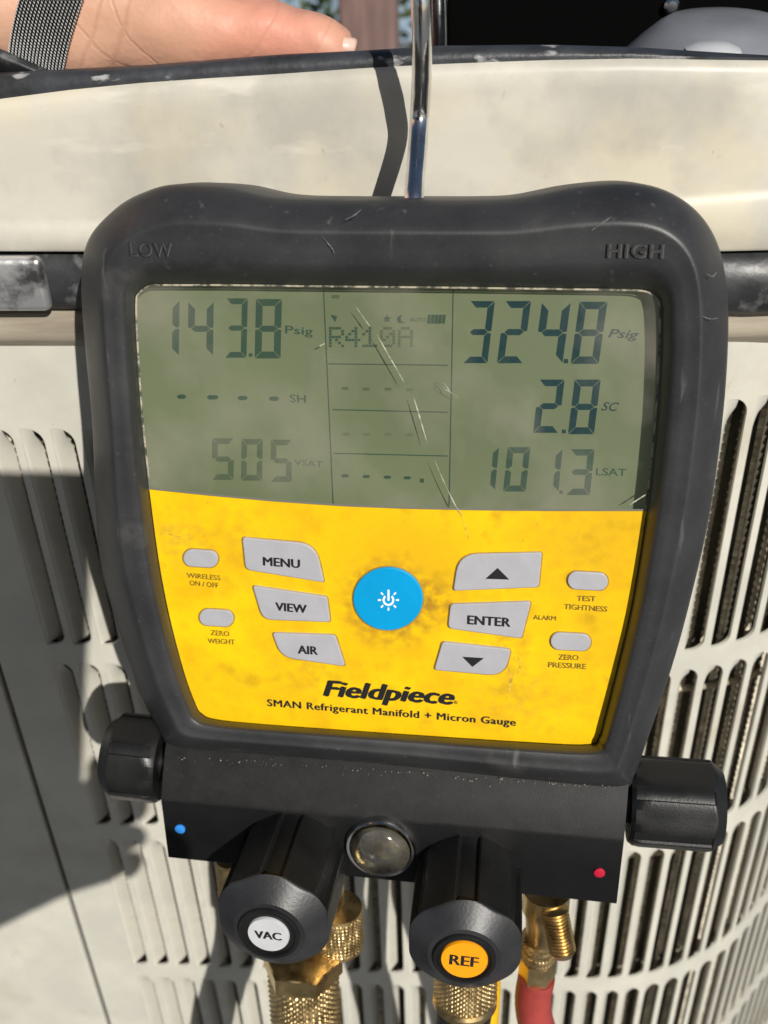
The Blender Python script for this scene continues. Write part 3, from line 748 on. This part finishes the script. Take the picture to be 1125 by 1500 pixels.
def arcq(cx, cy, r0, r1, a0, a1, n, h):
    for i in range(n):
        p = a0+(a1-a0)*i/n; q = a0+(a1-a0)*(i+1)/n
        quad(F(cx+r0*math.sin(p), cy-r0*math.cos(p), h), F(cx+r1*math.sin(p), cy-r1*math.cos(p), h), F(cx+r1*math.sin(q), cy-r1*math.cos(q), h), F(cx+r0*math.sin(q), cy-r0*math.cos(q), h))
arcq(569, 879, 5.6, 8.6, .7, 2*math.pi-.7, 24, .00118)
for k in range(8):
    if k == 0: continue
    a = k*math.pi/4; arcq(569, 879, 10.8, 15.5, a-.09, a+.09, 1, .00118)
quad(F(567.6, 880, .00118), F(570.6, 880, .00118), F(570.6, 864, .00118), F(567.6, 864, .00118))
link('power_icon', mesh('power_icon', vs, fs), M['white_print'], pb, 0)
TH = .00004
for s, pl, pr, cap in (('WIRELESS', (274, 846), (323, 850), 7.5), ('ON / OFF', (278, 857), (320, 861), 7.5), ('ZERO', (309, 930), (336, 932), 7.5), ('WEIGHT', (305, 942), (344, 944), 7.5),
                       ('TEST', (845, 880), (872, 881), 8), ('TIGHTNESS', (826, 892), (889, 896), 8), ('ZERO', (818, 966), (847, 967), 8), ('PRESSURE', (803, 977), (858, 980), 8), ('ALARM', (781, 907), (814, 909), 7)):
    text('lettering', s, pl, pr, cap, TH, M['ink_worn'], G, .045)
text('brand_lettering', 'Fieldpiece', (475, 1019), (664, 1032), 24, TH, M['ink'], G, .080, .25)
text('brand_lettering', '®', (665, 1031), (670, 1031.5), 5, TH, M['ink'], G, .02)
text('model_lettering', 'SMAN Refrigerant Manifold + Micron Gauge', (392, 1034), (755, 1063), 10.5, TH, M['ink'], G, .055, 0, sp=1.08)
# moulded lettering on the housing, over a paler offset copy painted as its highlight
for s, pl, pr in (('LOW', (190, 374), (252, 375)), ('HIGH', (889, 376), (970, 377))):
    for dx, dy, mm, dz in ((1.2, 1.2, 'rub_hi', .00020), (0, 0, 'letter_rubber', .00035)):
        if mm == 'rub_hi' and mm not in M: M[mm] = mat('rubber_highlight', (.085, .085, .088), .5)
        text('moulded_lettering', s, (pl[0]+dx, pl[1]+dy), (pr[0]+dx, pr[1]+dy), 21, .0088+dz, M[mm], G, .012 if mm != 'rub_hi' else .02, 0, sp=1.1)

# valve block
HB, HMid, HBot = -.001, .0085, .0090
bl = lambda px, py, h: F(px, py, h)
TLb, TRb = F(242, 1098, HB), F(921, 1146, HB)
MLb, MRb = F(236, 1171, HMid), F(914, 1232, HMid)
BLb, BRb = F(247, 1258, HBot), F(903, 1326, HBot)
secs = []
for i in range(41):
    t = i/40
    T_ = TLb.lerp(TRb, t); Mi = MLb.lerp(MRb, t); Bo = BLb.lerp(BRb, t)
    dn = (Bo-Mi).normalized(); ds = (Mi-T_).normalized()
    secs.append([V((T_.x, T_.y+.004, -.034)), V((T_.x, T_.y+.004, HB-.004)), T_, T_.lerp(Mi, .5)+V((0, 0, .0004)), Mi-ds*.0008, Mi+dn*.0006, Mi.lerp(Bo, .5), Bo-dn*.0008, V((Bo.x, Bo.y, Bo.z-.0008)), V((Bo.x, Bo.y, -.034))])
vb = loft('valve_block', secs, [M['blk'], M['blk_dusty']], G, True, True, 30)
for f in vb.data.polygons:
    nrm = f.normal
    f.material_index = 1 if nrm.y > .3 else 0
def disc(name, px, py, r, h, m, parent, n=32, hh=.0006):
    c = F(px, py, h); return lathe(name, V((c.x, c.y, h-.0008)), V((c.x, c.y, h+hh)), [(0, r), (.0008+hh*.7, r), (.0008+hh, r*.8)], m, parent, n)
disc('blue_mark', 264, 1214, .0019, HMid+.0004, M['blue_dot'], G)
disc('red_mark', 878, 1278, .0019, HMid+.0004, M['red_dot'], G)
# dust and grit along the joint above the block
vs, fs = [], []
for i in range(170):
    t = random.random(); x = 262+t*640; y = 1102+t*45+abs(random.gauss(0, 1))*random.choice((3, 3, 3, 4, 16))+2
    c = F(x, y, .0008); r = random.uniform(.00008, .00034)*random.random()
    z = c.z+.001
    b0 = len(vs); vs += [V((c.x+r, c.y, z)), V((c.x, c.y+r, z)), V((c.x-r, c.y, z)), V((c.x, c.y-r, z)), V((c.x, c.y, z+r*1.2))]
    fs += [(b0+j, b0+(j+1) % 4, b0+4) for j in range(4)]
o = link('grit', mesh('grit', vs, fs), mat('grit', (.45, .42, .30), .5), G, 0); o['kind'] = 'stuff'

FL = -.032
def fluted(name, a, b, R, Ln, parent, ngr=6, gw=.34, gd=.075, phase=0.0, ref=None, m='knob', endm='knob_end', end=.62, cl=.28):
    cone = lambda q: R*(end+(1.0-end)*(Ln-q)/(cl*R))
    prof = [(0, R*.90), (.0015, R*.97), (.004, R)]+[(.004+(Ln-cl*R*1.25-.004)*i/8, R) for i in range(1, 9)]+[(Ln-cl*R*1.25+cl*R*1.25*i/22, R) for i in range(1, 22)]+[(Ln-.0001, R)]
    def rf(th, i, q_):
        if i < 2: return .90+.07*i
        q = ((th+phase) % (2*math.pi/ngr))/(2*math.pi/ngr)-.5
        f = max(0, min(1, (gw*.5-abs(q))/.025)); e = max(0, min(1, (Ln-cl*R*1.02-q_)/(Ln*.012)))
        body = (1-gd*f*e)*(1+FL*math.cos((th+phase)*ngr)); cn = cone(q_)/R
        k = .03; h = max(0, k-abs(body-cn))/k
        return (min(body, cn)-h*h*k*.25)
    prof = [(q, R) for q, _ in prof]
    prof[0] = (0, R); o = lathe(name, a, b, prof, [M[m], M[endm]], parent, 240, rf, 32, ref=ref)
    d = (b-a).normalized()
    for f in o.data.polygons:
        if (f.center-a).dot(d) > Ln-cl*R*1.0: f.material_index = 1
    return o
Zn = V((0, 0, 1))
def front_knob(px, py, h_end, R, Ln, capm, word, tw, lean, phase, rl, cap):
    e = F(px, py, h_end); ax = (Zn+V((lean[0], lean[1], 0))).normalized(); a = e-ax*Ln
    k = fluted('valve_knob', a, e, R, Ln, G, 6, .36, .10, phase, ref=V((0, 1, 0)))
    lathe('cap_ring', e-ax*.001, e+ax*.002, [(0, R*.54), (.0016, R*.54), (.0022, R*.52), (.0022, R*.47), (.0012, R*.45), (.0012, R*.42)], M['knob'], k, 64)
    lathe('cap_label', e-ax*.001, e+ax*.002, [(0, rl), (.0018, rl), (.0023, rl*.96)], M[capm], k, 64)
    # word on the cap: flat lettering in the cap's own plane
    cu = bpy.data.curves.new('cap_word', 'FONT'); cu.body = word; cu.offset = 0; cu.resolution_u = 3
    oo = bpy.data.objects.new('cap_word', cu); COL.objects.link(oo)
    me = bpy.data.meshes.new_from_object(oo.evaluated_get(bpy.context.evaluated_depsgraph_get())); bpy.data.objects.remove(oo)
    xs = [v.co.x for v in me.vertices]; ys_ = [v.co.y for v in me.vertices]; sx = tw/(max(xs)-min(xs))
    yv = (V((-.02+cap, 1, 0))-ax*V((-.02+cap, 1, 0)).dot(ax)).normalized(); xv = yv.cross(ax)
    for v in me.vertices:
        v.co = e+ax*.00135+xv*((v.co.x-(max(xs)+min(xs))/2)*sx)+yv*((v.co.y-(max(ys_)+min(ys_))/2)*sx*1.02)
    vs_ = [v.co.copy() for v in me.vertices]; fs_ = [tuple(p.vertices) for p in me.polygons]; VS, FS = [], []
    for q, dx in enumerate((0, -.00024, .00024, -.00012, .00012)):
        b0 = len(VS); VS += [v+xv*dx+ax*(q*.00001) for v in vs_]; FS += [tuple(i+b0 for i in f) for f in fs_]
    link('cap_lettering', mesh('cap_lettering', VS, FS), M['ink'], k, 0)
    # stem in the block
    lathe('valve_stem', a-ax*.012, a+ax*.002, [(0, R*.55), (.013, R*.55)], M['blk'], k, 32)
    return k
K1 = front_knob(394, 1366, .046, .0198, .040, 'labelW', 'VAC', .0090, (-.03, 0), math.pi/6, .0072, .0)
K2 = front_knob(680, 1403, .046, .0194, .040, 'labelO', 'REF', .0092, (.02, 0), math.pi/6, .0078, .06)
def side_knob(pa, pb, h, R, Ln, phase):
    a = F(*pa, h); b = F(*pb, h); d = (b-a).normalized()
    k = fluted('side_knob', a, a+d*Ln, R, Ln, G, 6, .30, .05, phase, ref=V((0, 0, 1)), endm='knob', end=.80, cl=.26)
    lathe('valve_stem', a-d*.01, a+d*.002, [(0, R*.5), (.012, R*.5)], M['blk'], k, 24)
    return k
side_knob((920, 1172), (1060, 1182), -.010, .0160, .0325, .314)
side_knob((242, 1114), (150, 1104), -.010, .0162, .0215, .733)
# sight glass
c = F(558, 1240, HMid+.001)
sg = lathe('sight_glass', V((c.x, c.y, HMid-.004)), V((c.x, c.y, .02)), [(0, .0126), (.0062, .0126), (.0070, .0121), (.0068, .0112), (.0056, .0107)], M['chrome'], G, 64)
lathe('sight_bowl', V((c.x, c.y, HMid-.001)), V((c.x, c.y, .02)), [(0, .0107), (.0040, .0107), (.0030, .0085), (.0014, .0060), (.0010, .0044)], M['bowl'], sg, 48)
lathe('sight_indicator', V((c.x+.0022, c.y-.0006, HMid)), V((c.x+.0022, c.y-.0006, .02)), [(0, .0050), (.0016, .0050), (.0022, .0040)], M['dome'], sg, 32)
lathe('sight_window', V((c.x, c.y, HMid+.0035)), V((c.x, c.y, .02)), [(0, .0107), (.0012, .0102), (.0026, .0086), (.0036, .0060), (.0042, .003), (.0043, .0003)], M['cover'], sg, 48, cap=False)
# brass fittings
def knurl(name, a, b, R, Ln, parent, n=120, k=34, pitch=None, m='brass'):
    rows_ = int(Ln/.00055); cells = k
    prof = [(Ln*i/rows_, R) for i in range(rows_+1)]
    def rf(th, i, s):
        e = min(1, s/.0012, (Ln-s)/.0012); c_ = R*2*math.pi/cells
        p = th*cells/(2*math.pi); q = s/c_
        d1 = abs(((p+q) % 1)-.5)*2; d2 = abs(((p-q) % 1)-.5)*2
        return 1-.055*(1-e)-.060*(1-min(d1, d2)**.8)*e*1
    return lathe(name, a, b, prof, M[m], parent, 240, rf, 25)
def hexn(name, a, b, R, Ln, parent):
    def rf(th, i, s):
        q = (th % (math.pi/3))-math.pi/6; return math.cos(math.pi/6)/math.cos(q) if 0 < i < 5 else .86
    return lathe(name, a, b, [(0, R*.98), (.0004, R), (.001, R), (Ln-.001, R), (Ln-.0004, R), (Ln, R*.98)], M['brass'], parent, 96, rf, 25)
dn = V((0, -1, 0))
# port below the left knob
def down(px, py, h): return F(px, py, h)
a = down(470, 1268, -.006); pv = lathe('brass_port', a+V((0, .004, 0)), a+V((-.0, -.05, .0)), [(0, .0075), (.012, .0075), (.0125, .0086), (.022, .0086), (.024, .0075), (.040, .007)], M['brass'], G, 48)
knurl('knurled_nut', a+V((.006, -.022, -.002)), a+V((.006, -.06, -.002)), .0098, .020, G, k=38)
a = down(327, 1268, -.010); knurl('knurled_nut', a+V((.003, .004, 0)), a+V((.003, -.05, 0)), .0060, .022, G, k=30)
# right port with flare cap
a = down(800, 1316, -.004); lathe('brass_port', a+V((0, .004, 0)), a+V((0, -.05, 0)), [(0, .0088), (.009, .0088), (.0095, .0078), (.016, .0070), (.024, .0066)], M['brass'], G, 48)
p0 = down(812, 1330, .004); p1 = down(826, 1402, .010); d_ = (p1-p0).normalized(); Lc = (p1-p0).length
pr = [(0, .0030), (.001, .0052)]
for i in range(24): pr.append((.0015+(Lc-.004)*i/23, .0050 if i % 2 else .0043))
pr += [(Lc-.0015, .0042), (Lc, .0030)]
lathe('threaded_stub', p0, p1, pr, M['brass'], G, 40, smooth=60)

# ------------------------------------------------------------------ hook
HK = thing('hanging_hook', 'bent chrome hook rising behind the gauge and over the cabinet rim', 'hook', MG.copy())
def wp(px, py, Y): return MGI @ W(px, py, Y)
hp = [wp(606, 330, .312), wp(607, 285, .318), wp(611, 230, .329), wp(615, 170, .338), wp(618, 110, .335), wp(618, 40, .331), wp(617, -30, .334), wp(620, -75, .350), wp(628, -95, .362), wp(636, -80, .376), wp(640, -30, .384), wp(642, 20, .386), wp(643, 75, .386), wp(643, 110, .386)]
tube('hook_rod', hp, .0029, M['chrome'], HK, 28, 8)
lathe('hook_collar', wp(605, 330, .318), wp(607, 285, .322), [(0, .005), (.006, .005), (.0066, .004)], M['chrome'], HK, 32)

# ------------------------------------------------------------------ hoses
def hose(name, label, group, px, py, h, R, mtl, knl, bend, hexf=True, wid=None):
    T_ = thing(name, label, 'hose', MG @ Matrix.Translation(F(px, py, h)), group)
    z0 = V((0, 0, 0))
    y = 0
    if hexf == 'top':
        hexn('hex_collar', z0, z0+dn, R*1.10, .008, T_); y = -.0081
        knurl('knurled_coupling', V((0, y, 0)), V((0, y-1, 0)), R, knl, T_); y -= knl
    else:
        knurl('knurled_coupling', V((0, 0, 0)), V((0, -1, 0)), R, knl, T_); y = -knl
        if hexf == 'low': hexn('hex_collar', V((0, y-.0001, 0)), V((0, y-1, 0)), R*.98, .010, T_); y -= .0101
        else: lathe('ring_collar', V((0, y-.0001, 0)), V((0, y-1, 0)), [(0, R*.9), (.001, R*1.0), (.003, R*1.0), (.004, R*.8), (.012, R*.72)], M['brass'], T_, 48); y -= .008
    rr_ = R*.86 if wid is None else wid
    tube('hose_tube', [V((0, y, 0)), V((0, y-.02, .0)), V((bend*.01, y-.06, -.004)), V((bend*.03, y-.14, -.006)), V((bend*.06, y-.26, 0))], rr_, mtl, T_, 28, 6)
    return T_
hose('refrigerant_hose', 'black hose with wide knurled brass coupling hanging below the white VAC knob', 'hoses screwed to the manifold ports', 443, 1398, .0, .0145, M['blue_hose'], .030, -1, 'top')
hose('refrigerant_hose', 'hose with knurled brass coupling hanging below the orange REF knob', 'hoses screwed to the manifold ports', 683, 1400, .012, .0122, M['blue_hose'], .0195, 1, 'ring')
hose('refrigerant_hose', 'red hose with hexagonal brass fitting at the right port', 'hoses screwed to the manifold ports', 790, 1372, -.004, .0072, M['red_hose'], .0105, 1, 'low', .0072)
yh = thing('refrigerant_hose', 'yellow hose partly hidden behind the coupling below the REF knob', 'hose', MG @ Matrix.Translation(F(715, 1440, -.010)), 'hoses screwed to the manifold ports')
tube('hose_tube', [V((-.003, .012, 0)), V((0, 0, 0)), V((.0, -.03, 0)), V((.002, -.08, .0)), V((.01, -.2, 0))], .0050, M['yellow_hose'], yh, 24, 6)
lathe('crimp_sleeve', V((-.003, .024, 0)), V((-.003, .010, 0)), [(0, .0052), (.014, .0056)], M['brass'], yh, 32)

# ================================================================== PERSON
per = thing('person', 'person in navy shirt with left hand resting on the cabinet rim', 'person', Matrix.Translation((0, -.05, .7)))
PI_ = per.matrix_world.inverted()
verts, edges, rad, roots = [], [], [], []
def chain(pts, start=None, root=False):
    prev = start
    for p, r in pts:
        verts.append(p); rad.append(r if isinstance(r, tuple) else (r, r)); i = len(verts)-1
        if prev is not None: edges.append((prev, i))
        elif root: roots.append(i)
        prev = i
    return prev
HY = .392
BX = -.215
pel = chain([(V((BX, -.34, .98)), (.15, .11))], root=True)
chest = chain([(V((BX, -.30, 1.15)), (.14, .10)), (V((BX, -.22, 1.33)), (.15, .105))], pel)
neck = chain([(V((BX, -.17, 1.45)), .058), (V((BX, -.145, 1.52)), .056)], chest)
head = chain([(V((BX, -.12, 1.585)), (.072, .085)), (V((BX, -.11, 1.65)), (.076, .095)), (V((BX, -.12, 1.71)), (.062, .08))], neck)
chain([(V((BX, -.022, 1.618)), .011), (V((BX, -.008, 1.606)), .009)], head-1)
chain([(V((BX-.085, -.13, 1.625)), .014)], head-1); chain([(V((BX+.085, -.13, 1.625)), .014)], head-1)
for sx in (-1, 1):
    chain([(V((BX+sx*.09, -.34, .90)), .085), (V((BX+sx*.10, -.30, .58)), .058), (V((BX+sx*.10, -.34, .24)), .040), (V((BX+sx*.10, -.34, .16)), .038), (V((BX+sx*.11, -.20, .15)), .034)], pel)
shl = chain([(V((BX-.15, -.17, 1.37)), .060)], chest); shr = chain([(V((BX+.15, -.20, 1.37)), .056)], chest)
a0 = chain([(V((-.46, .02, 1.18)), .043), (W(-700, -420, .34), .040), (W(-420, -150, .375), .034), (W(-200, -45, .385), .028), (W(-40, 5, HY), .0235), (W(60, 28, HY), .0215), (W(130, 38, HY), .0225)], shl)
pal = chain([(W(200, 32, HY), .0245)], a0)
th_ = chain([(W(270, 38, HY), .0205), (W(322, 44, HY-.002), .0155), (W(360, 48, HY-.003), .0132), (W(388, 50, HY-.004), .0128), (W(420, 58, HY-.004), .0108), (W(452, 62, HY-.005), .0108), (W(482, 70, HY-.006), .0096), (W(499, 77, HY-.006), .0089), (W(516, 83, HY-.006), .0068)], pal)
k2 = chain([(W(235, -40, .435), .024)], pal)
for q, (dx, ln) in enumerate(((180, 1.0), (130, 1.08), (85, 1.0), (40, .8))):
    bpt = W(300-q*38, -78-q*4, .462)
    chain([(bpt, .011), (bpt+V((.016*ln+.004*(3-q), .030*ln, .003)), .0092), (bpt+V((.028*ln+.004*(3-q), .050*ln, -.003)), .0082), (bpt+V((.034*ln+.004*(3-q), .064*ln, -.012)), .0068)], k2)
# right hand behind the lens, holding the phone
def cast(px, py, zc, Y=YW):
    """point at camera depth zc whose shadow falls on the wall at this pixel"""
    p = W(px, py, Y); nrm = RC @ V((0, 0, 1))
    t = ((CAM+nrm*zc-p).dot(nrm))/((-sd).dot(nrm)); return p-sd*t
def cc(p): return RC.transposed() @ (p-CAM)
def cw(x, y, z): return CAM+RC @ V((x, y, z))
pr_ = cc(cast(137, 690, .01)); xr, yt = pr_.x, pr_.y
ph = thing('smartphone', 'black smartphone held behind the lens that casts its shadow on the left louvres', 'phone', Matrix.Translation(cw(xr-.037, yt-.168, .010)) @ RC.to_4x4())
box('phone_body', (-.037, 0, -.004), (.037, .168, .004), M['phone'], ph, .003)
box('phone_screen', (-.034, .004, .0041), (.034, .164, .0046), M['glassdark'], ph)
kn = cc(cast(222, 1172, .0)); 
hx, hy = kn.x, kn.y
b1 = chain([(V((-.13, -.24, 1.10)), .040), (cw(hx-.20, hy-.110, .08), .052), (cw(hx-.115, hy-.070, .030), .046), (cw(hx-.075, hy-.050, .028), .042)], shr)
b2 = chain([(cw(hx-.045, hy-.028, .026), .034)], b1)
for q in range(4):
    yb = hy-.042+q*.0185
    chain([(cw(hx-.012, yb-.002, .016), .0098), (cw(hx-.004, yb, .0), .0092), (cw(hx-.018, yb+.002, -.010), .0084), (cw(hx-.036, yb+.003, -.011), .0070)], b2)
chain([(cw(hx-.040, hy+.005, .028), .014), (cw(hx-.045, hy+.030, .022), .0105), (cw(hx-.055, hy+.052, .018), .0092), (cw(hx-.066, hy+.066, .017), .0075)], b2)
me = bpy.data.meshes.new('body'); me.from_pydata([tuple(PI_ @ v) for v in verts], edges, [])
po = bpy.data.objects.new('body', me); COL.objects.link(po); po.parent = per; me.materials.append(M['skin'])
sk = po.modifiers.new('skin', 'SKIN'); sk.use_smooth_shade = True; sk.branch_smoothing = .6
for i, r in enumerate(rad): me.skin_vertices[0].data[i].radius = r
for i in roots: me.skin_vertices[0].data[i].use_root = True
PO = po
ss = po.modifiers.new('sub', 'SUBSURF'); ss.levels = 3; ss.render_levels = 3
tx = bpy.data.textures.new('flesh', 'CLOUDS'); tx.noise_scale = .022; tx.noise_depth = 2
dm = po.modifiers.new('flesh', 'DISPLACE'); dm.texture = tx; dm.texture_coords = 'LOCAL'; dm.strength = .0042; dm.mid_level = .5
def cloth(name, chains, m):
    vs, es, rd = [], [], []
    idx = {}
    for c_ in chains:
        prev = None
        for p, r in c_:
            k = tuple(round(x, 4) for x in p)
            if k not in idx: idx[k] = len(vs); vs.append(tuple(PI_ @ p)); rd.append(r if isinstance(r, tuple) else (r, r))
            if prev is not None: es.append((prev, idx[k]))
            prev = idx[k]
    me = bpy.data.meshes.new(name); me.from_pydata(vs, es, [])
    o = bpy.data.objects.new(name, me); COL.objects.link(o); o.parent = per; me.materials.append(m)
    k = o.modifiers.new('skin', 'SKIN'); k.use_smooth_shade = True
    for i, r in enumerate(rd): me.skin_vertices[0].data[i].radius = r
    me.skin_vertices[0].data[0].use_root = True
    o.modifiers.new('sub', 'SUBSURF').render_levels = 2
    return o
pc, cc_ = V((BX, -.34, 1.0)), V((BX, -.22, 1.33))
M['shirt'] = mat('navy_shirt', (.03, .04, .07), .85, var=.3, vscale=60, bump=.3, bscale=900)
M['jeans'] = mat('dark_jeans', (.03, .035, .05), .9, var=.3, vscale=80, bump=.3, bscale=900)
M['hair'] = mat('dark_hair', (.02, .014, .01), .6, bump=.6, bscale=300)
cloth('shirt', [[(pc, (.17, .125)), (V((BX, -.30, 1.15)), (.158, .118)), (cc_, (.168, .12)), (V((BX, -.185, 1.41)), .075)],
                [(cc_, (.168, .12)), (V((BX-.155, -.17, 1.37)), .074), (V((-.44, -.02, 1.22)), .060)], [(cc_, (.168, .12)), (V((BX+.15, -.20, 1.37)), .070), (V((-.115, -.23, 1.16)), .056)]], M['shirt'])
pj = V((BX, -.34, .985))
cloth('jeans', [[(pj, (.165, .12)), (V((BX-.09, -.34, .90)), .098), (V((BX-.10, -.30, .58)), .072), (V((BX-.10, -.34, .20)), .058)], [(pj, (.165, .12)), (V((BX+.09, -.34, .90)), .098), (V((BX+.10, -.30, .58)), .072), (V((BX+.10, -.34, .20)), .058)]], M['jeans'])
cloth('hair', [[(V((BX, -.165, 1.62)), (.080, .07)), (V((BX, -.145, 1.69)), (.082, .09)), (V((BX, -.135, 1.735)), (.06, .075))]], M['hair'])
for sx in (-1, 1):
    cloth('shoe', [[(V((BX+sx*.10, -.36, .165)), .048), (V((BX+sx*.11, -.18, .155)), .043), (V((BX+sx*.115, -.13, .15)), .034)]], M['band'])
# thumbnail
tn = W(501, 71, HY-.0129); d_ = (W(528, 76, HY)-W(470, 64, HY)).normalized(); s_ = V((0, 0, 1)); s_ = (s_-d_*s_.dot(d_)).normalized(); o_n = -d_.cross(s_)
if o_n.y > 0: o_n = -o_n
vs, fs = [], []
for i in range(9):
    for j in range(9):
        u_, v_ = (i/8-.5)*2, (j/8-.5)*2
        sx = math.sqrt(max(0, 1-.35*u_**4)); vs.append(PI_ @ (tn+d_*(u_*.0044)+s_*(v_*.0032*sx)-o_n*(.0026*v_*v_+.0016*u_*u_)))
for i in range(8):
    for j in range(8): a = i*9+j; fs.append((a, a+1, a+10, a+9))
o = link('thumbnail', mesh('thumbnail', vs, fs), M['nail'], per, 60)
mo = o.modifiers.new('thick', 'SOLIDIFY'); mo.thickness = .0002

# wristwatch: woven steel band round the wrist
wc = W(92, 26, HY); ax = (W(120, 68, HY)-W(-20, 6, HY)).normalized()
wt = thing('wristwatch', 'woven steel mesh watch band around the wrist at top left', 'watch', Matrix.Translation(wc))
e1 = V((0, -1, 0)); e1 = (e1-ax*e1.dot(ax)).normalized(); e2 = ax.cross(e1)
RB = .0243; WD = .0175
vs, fs = [], []
na, nc = 150, 17
for i in range(na):
    for j in range(nc):
        th = 2*math.pi*(i+.5*(j % 2))/na; s = (j/(nc-1)-.5)*WD
        rdir = e1*math.cos(th)+e2*math.sin(th); tdir = -e1*math.sin(th)+e2*math.cos(th)
        c_ = rdir*RB+ax*s; la = (tdir*.75+ax*.66).normalized(); lb = rdir.cross(la)
        b0 = len(vs); vs += [c_+la*.00058, c_+lb*.00032, c_-la*.00058, c_-lb*.00032, c_+rdir*.00052]
        fs += [(b0+q, b0+(q+1) % 4, b0+4) for q in range(4)]
o = link('steel_weave', mesh('steel_weave', vs, fs), M['steel_link'], wt, 60); o['kind'] = 'stuff'
rings = []
for s in (-.5, .5):
    rings.append([(e1*math.cos(2*math.pi*j/80)+e2*math.sin(2*math.pi*j/80))*(RB-.0002)+ax*s*WD for j in range(80)])
loft('band_core', rings, M['inner'], wt, False, False, 60)
tt = math.radians(36)
bm_ = Matrix.Translation((e1*math.cos(tt)+e2*math.sin(tt))*(RB+.0012)) @ Matrix((ax, -e1*math.sin(tt)+e2*math.cos(tt), e1*math.cos(tt)+e2*math.sin(tt))).transposed().to_4x4()
box('clasp', (-.0145, -.006, -.001), (.0085, .006, .0022), M['band'], wt, .0008, bm_)
